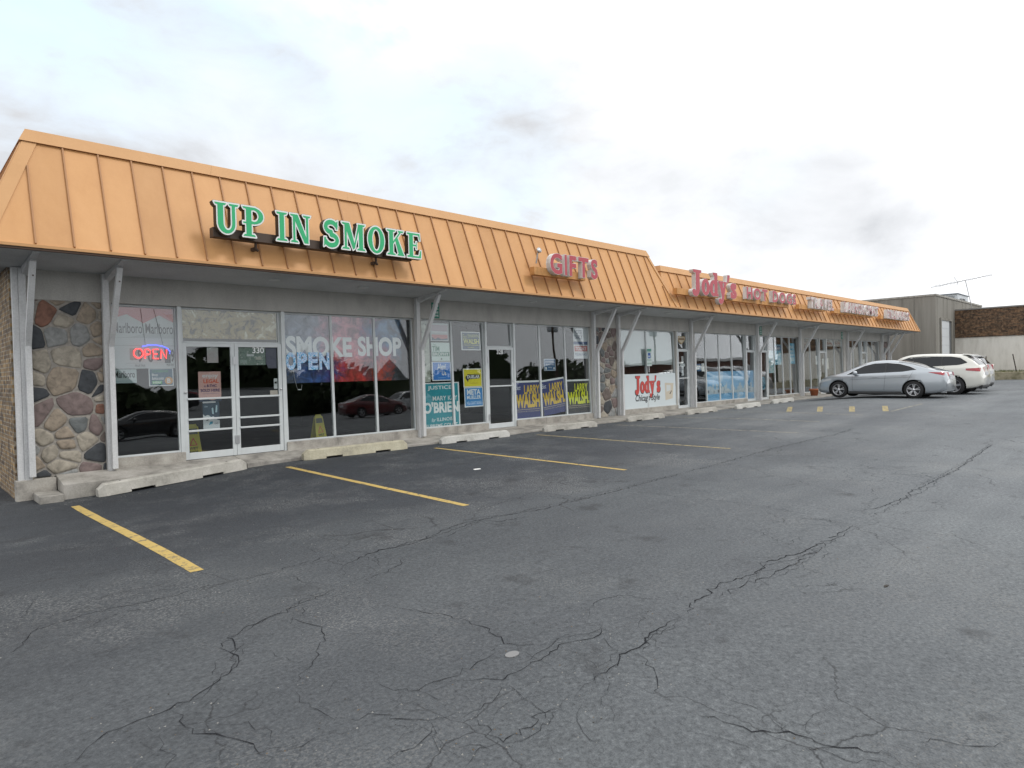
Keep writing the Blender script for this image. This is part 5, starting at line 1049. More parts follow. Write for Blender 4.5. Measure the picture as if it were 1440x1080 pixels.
# laundry windows
WS = PM((.54, .55, .54)); DR = PM((.30, .09, .08))
poster('window_sign', 'white sign hung at the top of the first laundry pane', 'sign', 33.05, 33.87, 2.30, 2.70, WS, [('t', 'We Wash', .12, .5, .88, .8, GRY), ('t', 'Wash & Fold', .1, .15, .9, .4, DR)])
poster('window_sign', 'white sign reading Attendant in the laundry window', 'sign', 36.02, 37.15, 2.36, 2.70, WS, [('t', 'Attendant', .08, .3, .92, .7, DR, .01)])
poster('window_sign', 'white sign reading On Duty in the laundry window', 'sign', 37.27, 38.36, 2.36, 2.70, WS, [('t', 'On Duty', .12, .25, .88, .75, DR, .01)])
poster('paper_notice', 'white paper on the laundry door', 'notice', 35.42, 35.66, 1.40, 1.70, W_, y=yd)
poster('paper_notice', 'tall white paper on the pane left of the laundry door', 'notice', 34.68, 34.88, 1.40, 1.85, W_)
poster('paper_notice', 'cream papers on the pane right of the laundry door', 'notice', 36.05, 36.40, 1.15, 1.72, PM((.5, .49, .44)), [('r', .1, .52, .9, .55, GRY)])
poster('paper_notice', 'white paper on the last narrow door', 'notice', 41.6, 41.92, 1.35, 1.65, W_, y=yd)
# green address signs
for x, lb in ((9.98, 'green sign with white lettering on the wall above the teal poster, half behind a brace'), (28.10, 'green sign on the wall above the door with the round emblem'), (38.0, 'narrow green sign on the wall by the post after the laundry')):
    mb = MB(); mb.box(x, x+.24, -.012, -.001, 2.77, 3.16, PM((.012, .17, .115)))
    for s_, a, b in (('NO', 3.05, 3.11), ('PARKING', 2.98, 3.02), ('FIRE', 2.89, 2.94), ('LANE', 2.81, 2.86)):
        V, F, w, h = text_geo(s_, .02); mb.add([(x+.03+u/w*.18, -.0132, a+v/h*(b-a)) for u, v in V], F, W_)
    tag(mb.build('wall_sign'), lb, 'sign', 'green wall signs')
# flower pot
mb = MB(); TERRA = patch_mat('terracotta', [(.3, (.30, .09, .04)), (.7, (.42, .15, .07))], 6, .85)
mb.lathe([(0, 0), (.15, 0), (.20, .26), (.235, .26), (.245, .33), (.215, .335), (.20, .29), (0, .28)], (32.75, -.55, -.124), (0, 0, 1), TERRA, 28); tag(mb.build('flower_pot'), 'terracotta flower pot on the sidewalk in front of the silver sedan', 'flower pot')

# ------------------------------------------------------------------ cars
def interp(pts, x):
    if x <= pts[0][0]: return pts[0][1]
    for i in range(len(pts)-1):
        (a, b), (c, d) = pts[i], pts[i+1]
        if x <= c:
            m0 = (d-pts[i-1][1])/(c-pts[i-1][0]) if i > 0 else (d-b)/(c-a); m1 = (pts[i+2][1]-b)/(pts[i+2][0]-a) if i+2 < len(pts) else (d-b)/(c-a)
            h = c-a; t = (x-a)/h; t2, t3 = t*t, t*t*t
            return (2*t3-3*t2+1)*b+(t3-2*t2+t)*h*m0+(-2*t3+3*t2)*d+(t3-t2)*h*m1
    return pts[-1][1]
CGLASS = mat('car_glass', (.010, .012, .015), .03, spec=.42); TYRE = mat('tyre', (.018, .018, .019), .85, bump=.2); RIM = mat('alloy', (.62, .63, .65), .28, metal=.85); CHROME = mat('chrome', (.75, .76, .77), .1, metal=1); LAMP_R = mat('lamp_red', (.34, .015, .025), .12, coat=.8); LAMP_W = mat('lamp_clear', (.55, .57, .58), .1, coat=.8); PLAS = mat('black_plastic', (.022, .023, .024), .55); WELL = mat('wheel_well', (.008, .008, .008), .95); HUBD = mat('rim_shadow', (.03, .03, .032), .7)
def car_paint(name, col, metal=.5): return mat(name, col, .30, metal=metal, coat=1.0)
class Car:
    def __init__(s, p): s.p = p
    def sect(s, x):
        p = s.p; zt = interp(p['top'], x); zs = min(interp(p['belt'], x), zt-.03); w = interp(p['wid'], x); zb = interp(p['bot'], x)
        zm = zb+(zs-zb)*.48; tw = p['roofw']; gh = max(0, min(1, (zt-zs)/.45))
        wt_ = .90-(.90-tw)*gh
        return [(0, zb), (w*.80, zb), (w*.93, zb+.03), (w*.975, zb+.12), (w*.995, zm-.06), (w*1.0, zm+.04), (w*.992, zm+.14), (w*.985, zs-.10), (w*.972, zs-.03), (w*.945, zs), (w*(.93*.75+wt_*.25), zs+(zt-zs)*.24), (w*(.93*.45+wt_*.55), zs+(zt-zs)*.52), (w*(.93*.18+wt_*.82), zs+(zt-zs)*.77), (w*wt_*.955, zs+(zt-zs)*.895), (w*wt_*.84, zs+(zt-zs)*.96), (w*wt_*.5, zs+(zt-zs)*.992), (0, zt)]
    def side(s, x, z):
        q = s.sect(x)
        for a, b in zip(q[2:], q[3:]):
            if a[1] <= z <= b[1] and b[1] > a[1]: return a[0]+(b[0]-a[0])*(z-a[1])/(b[1]-a[1])
        return q[4][0]
    def topz(s, x, y):
        q = s.sect(x)[9:]
        for a, b in zip(q, q[1:]):
            if b[0] <= y <= a[0]: t = (a[0]-y)/(a[0]-b[0]+1e-9); return a[1]+(b[1]-a[1])*t
        return q[0][1]
def build_car(spec, paint, label, loc, rz, rails=False, group='cars parked at the shops'):
    c = Car(spec); L2 = spec['L']/2; root = empty('parked_car', (0, 0, 0), label, 'car', group)
    n = 72; xs = [-L2+(2*L2)*(.5-.5*math.cos(math.pi*i/n))*.35+(2*L2*i/n)*.65 for i in range(n+1)]
    V = []; F = []; k = None
    for x in xs:
        q = c.sect(x); r = [(x, y, z) for y, z in q]+[(x, -y, z) for y, z in q[-2:0:-1]]; k = len(r); V += r
    for i in range(n):
        for j in range(k): F.append((i*k+j, i*k+(j+1) % k, (i+1)*k+(j+1) % k, (i+1)*k+j))
    F += [list(range(k))[::-1], list(range(n*k, (n+1)*k))]
    mb = MB(); mb.add(V, F, paint, True); body = mb.build('body', root)
    body.data.materials.append(WELL)
    r_, tw = spec['wr'], spec['tw']; W = max(w for _, w in spec['wid'])
    for ax in spec['axles']:      # cut the wheel arches
        cm_ = MB(); cm_.lathe([(0, -W-.2), (r_+.05, -W-.2), (r_+.05, W+.2), (0, W+.2)], (ax, 0, r_), (0, 1, 0), WELL, 40); co = cm_.build('arch_cut')
        md = body.modifiers.new('arch', 'BOOLEAN'); md.operation = 'DIFFERENCE'; md.object = co; md.solver = 'EXACT'
        dg = bpy.context.evaluated_depsgraph_get(); me = bpy.data.meshes.new_from_object(body.evaluated_get(dg)); body.modifiers.clear(); body.data = me; bpy.data.objects.remove(co)
    def patch(poly, name, m, side=1, parent=None, off=.006, rows=8, cols=26):
        lo = [p for p in poly[0]]; hi = [p for p in poly[1]]
        mb = MB(); xa, xb = max(lo[0][0], hi[0][0]), min(lo[-1][0], hi[-1][0]); V = []
        for i in range(cols+1):
            x = xa+(xb-xa)*i/cols; z0_, z1_ = interp_l(lo, x), interp_l(hi, x)
            for j in range(rows+1):
                z = z0_+(max(z0_+.002, z1_)-z0_)*j/rows; V.append((x, side*(c.side(x, z)+off), z))
        mb.add(V, [(i*(rows+1)+j, (i+1)*(rows+1)+j, (i+1)*(rows+1)+j+1, i*(rows+1)+j+1) for i in range(cols) for j in range(rows)], m, True)
        return mb.build(name, parent or root)
    def interp_l(pts, x):
        for (a, b), (c_, d) in zip(pts, pts[1:]):
            if a <= x <= c_: return b+(d-b)*(x-a)/(c_-a+1e-9)
        return pts[-1][1] if x > pts[-1][0] else pts[0][1]
    for s_ in (1, -1):
        w_ = patch(spec['dlo'], 'side_window', CGLASS, s_)
        if spec.get('trim'):
            mb = MB(); hi = spec['dlo'][1]; lo = spec['dlo'][0]
            mb.tube([(x, s_*(c.side(x, z)+.006), z) for x, z in hi], .011, CHROME if spec['trim'] == 'c' else PLAS, 6); mb.build('window_trim', w_)
        for x in spec['pillars']:
            mb = MB(); za, zb = interp_l(spec['dlo'][0], x), interp_l(spec['dlo'][1], x); mb.add([(x+dx, s_*(c.side(x, za+(zb-za)*t)+.010), za+(zb-za)*t) for t in (0, .25, .5, .75, 1) for dx in (-.03, .03)], [(2*i, 2*i+1, 2*i+3, 2*i+2) for i in range(4)], PLAS); mb.build('pillar_trim', w_)
        mb = MB()
        for x0, x1, z0_, z1_ in spec['seams']:
            pts = [(x0+(x1-x0)*t, z0_+(z1_-z0_)*t) for t in [i/10 for i in range(11)]]; d_ = .004
            hor = abs(x1-x0) > abs(z1_-z0_)
            mb.add([(x+(0 if hor else e*d_), s_*(c.side(x, z)+.0035), z+(e*d_ if hor else 0)) for x, z in pts for e in (-1, 1)], [(2*i, 2*i+1, 2*i+3, 2*i+2) for i in range(10)], PLAS)
        mb.build('door_seam', root)
        for x, z in spec['handles']:
            mb = MB(); y = c.side(x, z); mb.hexa([(x-.10, s_*(y+.012), z-.014), (x+.10, s_*(y+.012), z-.014), (x+.10, s_*(y+.035), z-.008), (x-.10, s_*(y+.035), z-.008)], [(x-.10, s_*(y+.012), z+.016), (x+.10, s_*(y+.012), z+.016), (x+.10, s_*(y+.033), z+.012), (x-.10, s_*(y+.033), z+.012)], spec.get('hmat') or paint); mb.build('door_handle', root, bevel=.005)
        x, z = spec['mirror']; y = c.side(x, z-.04); mb = MB(); mb.lathe([(0, -.09), (.05, -.085), (.085, -.04), (.09, .02), (.075, .06), (0, .065)], (x, s_*(y+.13), z), (1, 0, 0), paint, 16); mb.beam((x, s_*y, z-.07), (x, s_*(y+.10), z-.04), .05, .03, PLAS); mb.build('mirror', root)
        patch(spec['tail'], 'tail_lamp', LAMP_R, s_, off=.008, rows=4, cols=10); patch(spec['head'], 'headlight', LAMP_W, s_, off=.008, rows=4, cols=10)
        patch(([(spec['axles'][0]+r_+.07, interp(spec['bot'], 0)+.015), (spec['axles'][1]-r_-.07, interp(spec['bot'], 0)+.015)], [(spec['axles'][0]+r_+.07, interp(spec['bot'], 0)+spec['rock']), (spec['axles'][1]-r_-.07, interp(spec['bot'], 0)+spec['rock'])]), 'sill_strip', PLAS, s_, off=.006, rows=2, cols=12)
    for nm, (xa, xb), yk in (('windscreen', spec['ws'], .93), ('rear_window', spec['rw'], .90)):
        mb = MB(); V = []; a, b = 14, 10
        for i in range(a+1):
            x = xa+(xb-xa)*i/a; q = c.sect(x); ym = q[12][0]*yk
            for j in range(b+1): y = -ym+2*ym*j/b; V.append((x, y, c.topz(x, abs(y))+.007))
        mb.add(V, [(i*(b+1)+j, (i+1)*(b+1)+j, (i+1)*(b+1)+j+1, i*(b+1)+j+1) for i in range(a) for j in range(b)], CGLASS, True); mb.build(nm, root)
    # rear details
    xr = -L2; zr = spec['plate']; mb = MB(); q = c.sect(xr+.02)
    mb.box(xr-.012, xr+.05, -.26, .26, zr-.07, zr+.07, PM((.55, .56, .58))); mb.build('licence_plate', root, bevel=.004)
    mb = MB(); bw = interp(spec['wid'], xr+.10)*.93; mb.prism([(xr+.16, .25), (xr+.045, .27), (xr+.02, .34), (xr+.03, .40), (xr+.16, .42)], 'Y', -bw*.86, bw*.86, PLAS if spec.get('darkbumper') else paint); mb.build('rear_bumper', root, bevel=.02)
    for s_ in (1, -1):
        if spec['taillr']:
            za, zb, yi = spec['taillr']; mb = MB(); yo = interp(spec['wid'], xr+.06)*.96; mb.hexa([(xr-.004, s_*yi, za), (xr+.08, s_*yo, za), (xr+.16, s_*yo, za), (xr+.1, s_*yi, za)], [(xr+.02, s_*yi, zb), (xr+.10, s_*yo, zb), (xr+.18, s_*yo, zb), (xr+.12, s_*yi, zb)], LAMP_R); mb.build('tail_lamp', root)
        mb = MB(); mb.tube([(xr+.25, s_*.5, .24), (xr+.06, s_*.5, .235)], .03, CHROME, 12); mb.build('exhaust_tip', root)
    mb = MB(); fw = interp(spec['wid'], L2-.1)*.6; mb.prism([(L2-.12, .46), (L2-.005, .44), (L2-.03, .60), (L2-.12, .62)], 'Y', -fw, fw, PLAS); mb.build('grille', root)
    if spec.get('spoiler'):
        x, z = spec['spoiler']; mb = MB(); mb.hexa([(x+.30, -.62, z-.03), (x+.30, .62, z-.03), (x-.02, .58, z-.05), (x-.02, -.58, z-.05)], [(x+.30, -.60, z+.012), (x+.30, .60, z+.012), (x-.02, .56, z-.02), (x-.02, -.56, z-.02)], paint); mb.build('spoiler', root, bevel=.01)
    if rails:
        for s_ in (1, -1):
            mb = MB(); pts = [(x, s_*.56, c.topz(x, .56)+(.05 if 0 < i < 8 else .0)) for i, x in enumerate([-1.55+i*.28 for i in range(9)])]; mb.tube(pts, .018, STEEL, 8); mb.build('roof_rail', root)
    # wheels
    def wheel(ax, s_, first=None):
        yo = W-.02; y1 = s_*yo
        w = bpy.data.objects.new('wheel', None); COL.objects.link(w); w.parent = root; w.location = (ax, 0, r_)
        hw = tw/2; mb = MB(); mb.lathe([(r_*.68, -hw), (r_*.9, -hw), (r_*.985, -hw*.72), (r_, -hw*.3), (r_, hw*.3), (r_*.985, hw*.72), (r_*.9, hw), (r_*.68, hw)], (0, s_*(yo-hw), 0), (0, 1, 0), TYRE, 40); mb.build('tyre', w)
        mb = MB(); yf = s_*(yo-.02)
        mb.lathe([(r_*.70, s_*-.10), (r_*.70, 0), (r_*.64, s_*.004), (r_*.62, s_*-.02), (r_*.62, s_*-.10)], (0, yf, 0), (0, 1, 0), RIM, 40)
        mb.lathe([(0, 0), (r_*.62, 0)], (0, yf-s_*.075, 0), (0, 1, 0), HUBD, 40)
        ns = spec['spokes']
        for i in range(ns):
            for dt in spec['split']:
                a = 2*math.pi*i/ns+math.pi/2+.1; b = a+dt
                p = Vector((math.cos(a+dt*.35)*r_*.10, yf-s_*.02, math.sin(a+dt*.35)*r_*.10)); q = Vector((math.cos(b)*r_*.66, yf-s_*.012, math.sin(b)*r_*.66)); mb.beam(p, q, .03 if len(spec['split']) > 1 else .085, .03, RIM, up=(0, 1, 0))
        mb.lathe([(0, s_*.012), (r_*.15, s_*.008), (r_*.17, s_*-.03)], (0, yf, 0), (0, 1, 0), RIM, 20); mb.build('rim', w)
        w['label'] = None if False else 'alloy wheel'
    for ax in spec['axles']:
        for s_ in (1, -1): wheel(ax, s_)
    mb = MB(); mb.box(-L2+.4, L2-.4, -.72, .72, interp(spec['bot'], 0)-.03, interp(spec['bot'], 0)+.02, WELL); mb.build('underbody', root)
    root.location = loc; root.rotation_euler = (0, 0, rz)
    return root
SEDAN = dict(L=4.67, top=[(-2.335, .74), (-2.31, .93), (-2.2, 1.02), (-1.95, 1.075), (-1.6, 1.19), (-1.1, 1.37), (-.6, 1.465), (-.15, 1.485), (.3, 1.445), (.75, 1.29), (1.15, 1.09), (1.4, .985), (1.8, .90), (2.1, .78), (2.28, .62), (2.335, .46)],
    belt=[(-2.335, .70), (-2.2, .95), (-1.6, 1.02), (-.8, .985), (.3, .945), (1.2, .905), (1.6, .87), (2.1, .70), (2.335, .42)], wid=[(-2.335, .66), (-2.25, .76), (-2.0, .835), (-1.4, .895), (-.3, .905), (1.0, .905), (1.6, .88), (2.0, .80), (2.25, .64), (2.335, .50)], bot=[(-2.335, .34), (-2.1, .24), (-1.8, .19), (1.8, .18), (2.2, .21), (2.335, .26)], roofw=.66,
    dlo=([(-1.36, 1.10), (-.9, 1.03), (.2, .985), (1.08, .935)], [(-1.36, 1.112), (-1.15, 1.22), (-.8, 1.325), (-.35, 1.378), (.1, 1.365), (.45, 1.285), (.8, 1.125), (1.08, .945)]), pillars=(-.32,), trim='c', seams=[(.86, .86, .34, .93), (-.28, -.34, .30, .96), (-1.0, -1.28, .50, 1.02), (-1.0, -.95, .34, .50), (.86, -.98, .32, .32), (-1.25, .95, .82, .735)], handles=[(.02, .835), (-.98, .885)], mirror=(.74, 1.0), tail=([(-2.26, .86), (-1.78, .99)], [(-2.26, .985), (-1.78, 1.0)]), head=([(1.68, .72), (2.2, .60)], [(1.68, .80), (2.2, .70)]), rock=.09, ws=(.42, 1.36), rw=(-1.72, -.72), plate=.78, taillr=(.84, .98, .36), axles=(-1.285, 1.40), wr=.335, tw=.225, spokes=5, split=(-.17, .17), spoiler=None)
SUV = dict(L=4.74, top=[(-2.37, .92), (-2.33, 1.08), (-2.16, 1.30), (-1.92, 1.52), (-1.72, 1.63), (-1.3, 1.68), (-.4, 1.71), (.2, 1.68), (.6, 1.56), (1.1, 1.24), (1.3, 1.13), (1.8, 1.06), (2.15, .96), (2.32, .78), (2.37, .6)],
    belt=[(-2.37, .84), (-2.2, 1.06), (-1.6, 1.13), (0, 1.07), (1.2, 1.03), (1.7, .98), (2.15, .84), (2.37, .52)], wid=[(-2.37, .74), (-2.3, .82), (-2.05, .91), (-1.4, .955), (0, .96), (1.4, .955), (1.9, .90), (2.2, .76), (2.37, .60)], bot=[(-2.37, .40), (-2.1, .30), (-1.8, .25), (1.8, .24), (2.37, .3)], roofw=.70,
    dlo=([(-1.86, 1.30), (-1.6, 1.22), (-.4, 1.165), (1.1, 1.09)], [(-1.86, 1.312), (-1.62, 1.50), (-1.3, 1.56), (-.3, 1.595), (.2, 1.565), (.55, 1.44), (1.1, 1.10)]), pillars=(-1.0, .05), trim='p', seams=[(.9, .9, .4, 1.07), (-.05, -.05, .38, 1.1), (-.95, -1.1, .6, 1.15), (.9, -.9, .40, .40)], handles=[(.12, .97), (-.9, 1.0)], mirror=(.82, 1.15), tail=([(-2.30, .94), (-1.84, .99)], [(-2.30, 1.09), (-1.84, 1.07)]), head=([(1.75, .84), (2.25, .74)], [(1.75, .94), (2.25, .84)]), rock=.16, ws=(.48, 1.30), rw=(-2.24, -1.84), plate=.86, taillr=(.93, 1.09, .30), axles=(-1.42, 1.40), wr=.375, tw=.245, spokes=5, split=(0,), darkbumper=True, spoiler=(-1.98, 1.66))
CROSS = dict(SUV, L=4.30, top=[(-2.15, .90), (-2.11, 1.08), (-1.98, 1.30), (-1.80, 1.52), (-1.62, 1.60), (-1.2, 1.65), (-.3, 1.67), (.3, 1.63), (.7, 1.48), (1.1, 1.20), (1.25, 1.10), (1.7, 1.02), (1.98, .90), (2.1, .74), (2.15, .6)],
    belt=[(-2.15, .84), (-2.0, 1.04), (-1.5, 1.12), (0, 1.06), (1.15, 1.0), (1.6, .94), (1.95, .80), (2.15, .52)], wid=[(-2.15, .70), (-2.08, .78), (-1.85, .85), (-1.3, .885), (0, .89), (1.3, .88), (1.75, .83), (2.0, .70), (2.15, .56)], bot=[(-2.15, .40), (-1.9, .29), (-1.6, .24), (1.6, .23), (2.15, .3)],
    dlo=([(-1.72, 1.26), (-1.5, 1.19), (-.4, 1.14), (1.0, 1.06)], [(-1.72, 1.272), (-1.5, 1.45), (-1.2, 1.53), (-.2, 1.56), (.3, 1.51), (.6, 1.39), (1.0, 1.07)]), seams=[(.85, .85, .4, 1.05), (-.1, -.1, .38, 1.08), (-.95, -1.05, .6, 1.12), (.85, -.9, .38, .38)], handles=[(.05, .95), (-.9, .98)], mirror=(.78, 1.12), tail=([(-2.09, .98), (-1.74, 1.08)], [(-2.09, 1.20), (-1.74, 1.14)]), head=([(1.55, .82), (2.02, .72)], [(1.55, .92), (2.02, .82)]), ws=(.5, 1.22), rw=(-2.03, -1.74), plate=.85, taillr=(.98, 1.19, .42), axles=(-1.27, 1.29), wr=.34, tw=.215, spoiler=(-1.84, 1.61), trim='p')
SILVER = car_paint('paint_silver', (.42, .455, .485), .5); PEARL = car_paint('paint_pearl', (.66, .655, .60), .0); WHITEP = car_paint('paint_white', (.70, .71, .71), .0); MAROON = car_paint('paint_maroon', (.12, .012, .016), .2); DKGREY = car_paint('paint_charcoal', (.03, .032, .036), .4)
H90 = math.pi/2
build_car(SEDAN, SILVER, 'silver blue four-door sedan parked nose in, nearest of the parked cars', (28.92, -4.72, g(28.9, -4.8)-.012), H90)
build_car(SUV, PEARL, 'cream white sport utility vehicle with dark lower bumper, second in the parked row', (32.3, -5.18, g(32, -5.4)-.01), H90)
build_car(CROSS, WHITEP, 'small white crossover with roof rails, last in the parked row', (35.5, -5.02, g(35, -5)-.01), H90, rails=True)
# cars across the lot that show mirrored in the shop glass
build_car(SEDAN, MAROON, 'dark red sedan across the lot, mirrored in the smoke shop window', (24.5, -26, g(24, -26)), math.pi*.03, group='cars across the lot')
build_car(SUV, car_paint('paint_grey_white', (.5, .52, .53), 0), 'pale grey sport utility vehicle across the lot behind the dark red sedan', (30.5, -31, g(30, -31)), math.pi, group='cars across the lot', rails=False)
build_car(SEDAN, DKGREY, 'charcoal sedan across the lot, mirrored in the first window', (9.5, -23, g(9, -23)), math.pi*1.02, group='cars across the lot')

# ------------------------------------------------------------------ beyond the lot
CON_W = streak_mat('stained_concrete', (.225, .215, .19), (.15, .142, .125), (.27, .26, .235), (.9, .9, .05), .95, .3, .3, .72)
B1 = empty('concrete_building', (54.4, -1.5, 0), 'tall stained grey concrete building with a white door behind the far end of the shops', 'building')
XC, YC = 54.4, -.75
mb = MB(); ZT = 6.15
mb.box(XC, 69.6, YC, 30, -1, ZT, CON_W); mb.box(XC-.05, 69.65, YC-.05, 30.05, ZT+.002, ZT+.13, streak_mat('coping_stone', (.33, .32, .29), (.2, .19, .17), (.4, .39, .36)))
for i in range(4):
    y = YC+1.35+i*6.0; mb.box(XC-.03, XC-.002, y, y+.16, -.9, ZT-.15, CON_W)
spart(mb, 'wall', B1)
# white door in a shallow recess frame
mb = MB(); mb.box(55.45, 55.62, YC-.10, YC-.002, -.5, 4.45, CON_W); mb.box(58.55, 58.72, YC-.10, YC-.002, -.5, 4.45, CON_W); mb.box(55.45, 58.72, YC-.10, YC-.002, 4.452, 4.62, CON_W); spart(mb, 'door_surround', B1)
mb = MB(); mb.box(55.625, 58.0, YC-.04, YC-.003, -.5, 4.445, PM((.60, .63, .65))); 
for k in range(7): mb.box(55.63, 57.995, YC-.05, YC-.041, .15+k*.62, .17+k*.62, PM((.5, .53, .55)))
spart(mb, 'door', B1)
mb = MB(); mb.box(58.005, 58.545, YC-.03, YC-.003, -.5, 4.445, PM((.12, .13, .14))); spart(mb, 'side_panel', B1)
SHN = brick_mat('brown_brick_band', (.155, .088, .05), (.055, .038, .028), (.17, .13, .085), 1.0, 'YZ', .34, .10)
CREAM = streak_mat('cream_wall', (.66, .64, .59), (.57, .55, .50), (.70, .68, .63), (1.2, 1.2, .35), .85, .2)
B2 = empty('brick_building', (60, -8, 0), 'low cream painted building with a brown brick upper band at the right', 'building')
mb = MB(); mb.box(60.0, 80, -13, YC+.001, -.8, 3.22, CREAM); spart(mb, 'wall', B2)
mb = MB(); mb.box(59.93, 80, -13.05, YC+.0, 3.221, 5.33, SHN); spart(mb, 'brick_band', B2)
mb = MB(); mb.box(59.88, 80, -13.1, YC-.0, 5.331, 5.43, PM((.20, .19, .18))); spart(mb, 'coping', B2)
# planted strip with curb in front of it
mb = MB(); CURB = streak_mat('mossy_curb', (.30, .27, .19), (.17, .16, .10), (.40, .37, .28), (1, 1, 1), .95, .4)
n = 5
for i in range(n):
    y0, y1 = -.9-i*2.4, -.9-(i+1)*2.4+.012; xx = lambda y: 57.3+.03*(-y)
    mb.hexa([(xx(y0)-.02, y0, -.8), (xx(y1)-.02, y1, -.8), (59.99, y1, -.8), (59.99, y0, -.8)], [(xx(y0), y0, .56), (xx(y1), y1, .56), (59.99, y1, .60), (59.99, y0, .60)], CURB)
o = mb.build('planter_curb', bevel=.02); tag(o, 'long low mossy concrete retaining curb in front of the cream wall', 'curb')
GR = patch_mat('weed_green', [(.3, (.06, .075, .02)), (.6, (.13, .14, .045))], 8, .9)
mb = MB(); rg = random.Random(4)
for _ in range(1300):
    y = rg.uniform(-12.5, -1.0); x = rg.uniform(57.45+.03*-y, 59.9); x = x if rg.random() < .5 else rg.uniform(59.2, 59.95); h = rg.uniform(.05, .2); a = rg.uniform(0, 6.28); w = .02; dx, dy = math.cos(a), math.sin(a)
    mb.add([(x-dx*w, y-dy*w, .575), (x+dx*w, y+dy*w, .575), (x+rg.uniform(-.07, .07), y+rg.uniform(-.07, .07), .575+h)], [(0, 1, 2)], GR)
tag(mb.build('grass'), 'thin weedy grass along the top of the curb', 'grass', kind='stuff')
def stub(x, y, h, lean, label):
    mb = MB(); mb.tube([(x, y, .5), (x, y-lean, .6+h)], .035, mat('rusty_pipe', (.045, .032, .026), .8, var=.3), 8); tag(mb.build('pipe_post'), label, 'post', 'dark pipe posts on the curb')
stub(58.6, -2.95, 1.15, .0, 'upright dark pipe post on the curb just right of the last car'); stub(58.6, -4.75, 1.25, -.22, 'leaning dark pipe post on the curb at the right')
# roof unit and aerial
HV = empty('roof_unit', (65.8, .9, 6.15), 'pale metal ventilation unit on the roof of the concrete building', 'roof unit'); GALV = mat('galvanised', (.50, .53, .55), .45, metal=.6, var=.15)
mb = MB(); mb.box(63.6, 67.34, -.2, 1.55, 5.9, 6.95, GALV); spart(mb, 'casing', HV, .02)
mb = MB(); mb.box(63.38, 67.56, -.28, 1.62, 6.952, 7.0, mat('unit_lid', (.16, .19, .22), .5)); spart(mb, 'lid', HV)
mb = MB()
for k in range(6): mb.box(63.57, 63.6, .0, 1.3, 6.25+k*.1, 6.30+k*.1, PM((.2, .21, .22)))
for k in range(3): mb.box(64.48+.4*k, 65.14+.4*k, -.30, -.202, 6.3, 6.62, PM((.25, .26, .27)))
spart(mb, 'louvre', HV)
AN = empty('roof_aerial', (56.5, -1.9, 5.3), 'thin television aerial on a leaning mast above the roof', 'aerial'); AL = mat('aerial_metal', (.30, .30, .30), .45, metal=.7)
ax_ = 61.0; sc_ = ax_/56.0
def AP(y, z): return (ax_, (y+13.16)*sc_-13.16, (z-1.365)*sc_+1.365)
mb = MB(); mb.tube([AP(-2.62, 5.1), AP(-2.23, 7.2)], .025, AL, 6); spart(mb, 'mast', AN)
p0, p1 = Vector(AP(-.1, 6.92)), Vector(AP(-3.8, 7.40))
mb = MB(); mb.tube([p0, p1], .022, AL, 6); spart(mb, 'boom', AN)
mb = MB()
for i in range(15):
    t = .12+.86*i/14; p = p0+(p1-p0)*t; l = .95-.65*t if t < .55 else .42; mb.tube([p+Vector((-l, .02*l, 0)), p+Vector((l, -.02*l, 0))], .012, AL, 5)
q = p0+(p1-p0)*.45; mb.tube([q, Vector(AP(-1.53, 7.53))], .016, AL, 5); mb.tube([q, Vector(AP(-1.71, 6.88))], .016, AL, 5)
spart(mb, 'element', AN)

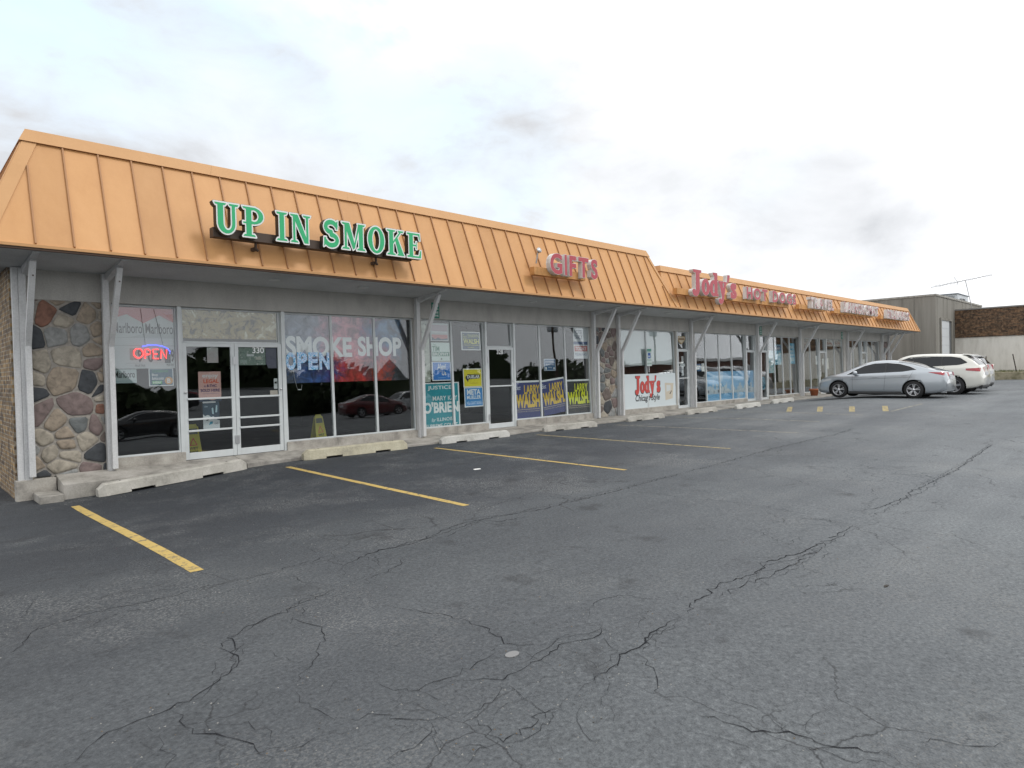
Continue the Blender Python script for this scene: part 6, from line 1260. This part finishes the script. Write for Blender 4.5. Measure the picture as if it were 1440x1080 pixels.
# ------------------------------------------------------------------ across the street (seen mirrored in the glass)
def wood():
    rt = random.Random(12); mb = MB(); LG = patch_mat('foliage', [(.3, (.022, .035, .013)), (.7, (.055, .08, .03))], .6, .9); V = []; F = []
    for k in range(120):
        x = rt.uniform(-70, 330); y = rt.uniform(-86, -66)-abs(x)*.02; h = rt.uniform(5.0, 9.5); w = rt.uniform(3, 5.5)
        for _ in range(170):
            a = rt.uniform(0, 6.28); b = rt.uniform(-1, 1); r = rt.random()**.4; c = Vector((x+math.cos(a)*w*r*math.sqrt(1-b*b), y+math.sin(a)*w*r*math.sqrt(1-b*b)*.7, h*.55+b*h*.45*r)); s_ = rt.uniform(.35, .9); d = Vector((rt.gauss(0, 1), rt.gauss(0, 1), rt.gauss(0, 1))).normalized(); e = d.orthogonal().normalized(); f_ = d.cross(e); n_ = len(V)
            V += [c+e*s_, c+f_*s_*.8, c-e*s_, c-f_*s_*.7]; F.append((n_, n_+1, n_+2, n_+3))
    hs = [5.3+1.6*math.sin(i*.9)+1.2*math.sin(i*2.3+1)+rt.uniform(-.6, .6) for i in range(134)]
    for i in range(133):
        xa, xb = -70+i*3, -67+i*3; n_ = len(V); ya, yb2 = -80-abs(xa)*.02, -80-abs(xb)*.02
        V += [(xa, ya, -1), (xb, yb2, -1), (xb, yb2+1, hs[i+1]), (xa, ya+1, hs[i]), (xa, ya-6, -1), (xb, yb2-6, -1)]; F += [(n_, n_+1, n_+2, n_+3), (n_+3, n_+2, n_+5, n_+4)]
    mb.add(V, F, LG); tag(mb.build('tree_belt'), 'dark belt of trees across the street, mirrored in the shop windows', 'trees', kind='stuff')
wood()
mb = MB(); mb.box(103, 136, -62, -48, -.5, 5.3, BRICK_R := brick_mat('red_brick', (.16, .06, .04), (.09, .04, .03), (.2, .17, .14), 1, 'XZ')); mb.box(102.7, 136.3, -62.3, -47.6, 5.301, 5.8, PM((.6, .6, .58))); tag(mb.build('brick_shop'), 'low red brick building with a white fascia across the street', 'building')
def pole(x, y, h, label):
    r = empty('utility_pole', (x, y, g(x, y)), label, 'utility pole', 'utility poles across the street'); WD = mat('pole_wood', (.07, .05, .035), .9, var=.3)
    mb = MB(); mb.tube([(0, 0, -.3), (0, 0, h)], [.16, .11], WD, 12); mb.build('pole', r)
    mb = MB(); mb.box(-1.2, 1.2, -.06, .06, h-1.0, h-.86, WD); mb.build('crossarm', r)
    for dx in (-.45, .45):
        mb = MB(); mb.lathe([(0, 0), (.22, 0), (.24, .1), (.24, .7), (.2, .8), (0, .82)], (dx, -.05, h-2.3), (0, 0, 1), GALV, 16); mb.build('transformer', r)
    mb = MB()
    for k in (-1.1, 0, 1.1): mb.tube([(k-30, 0, h-1.0), (k-15, 0, h-1.5), (k, 0, h-.84), (k+15, 0, h-1.5), (k+30, 0, h-1.0)], .02, BLACK, 5)
    mb.build('wire', r)
pole(48, -30, 9.2, 'wooden utility pole with two transformers across the street, the nearer one'); pole(70, -33, 9.6, 'wooden utility pole with two transformers across the street, the farther one')

# every free-standing mesh gets its origin at its own foot
for o in list(COL.objects):
    if o.type == 'MESH' and o.parent is None and o.name != 'parking_lot' and o.location.length < 1e-6 and o.get('kind') != 'structure':
        n = len(o.data.vertices); co = np.empty(n*3); o.data.vertices.foreach_get('co', co); co = co.reshape(-1, 3)
        c = Vector(((co[:, 0].min()+co[:, 0].max())/2, (co[:, 1].min()+co[:, 1].max())/2, co[:, 2].min()))
        o.data.transform(Matrix.Translation(-c)); o.location = c
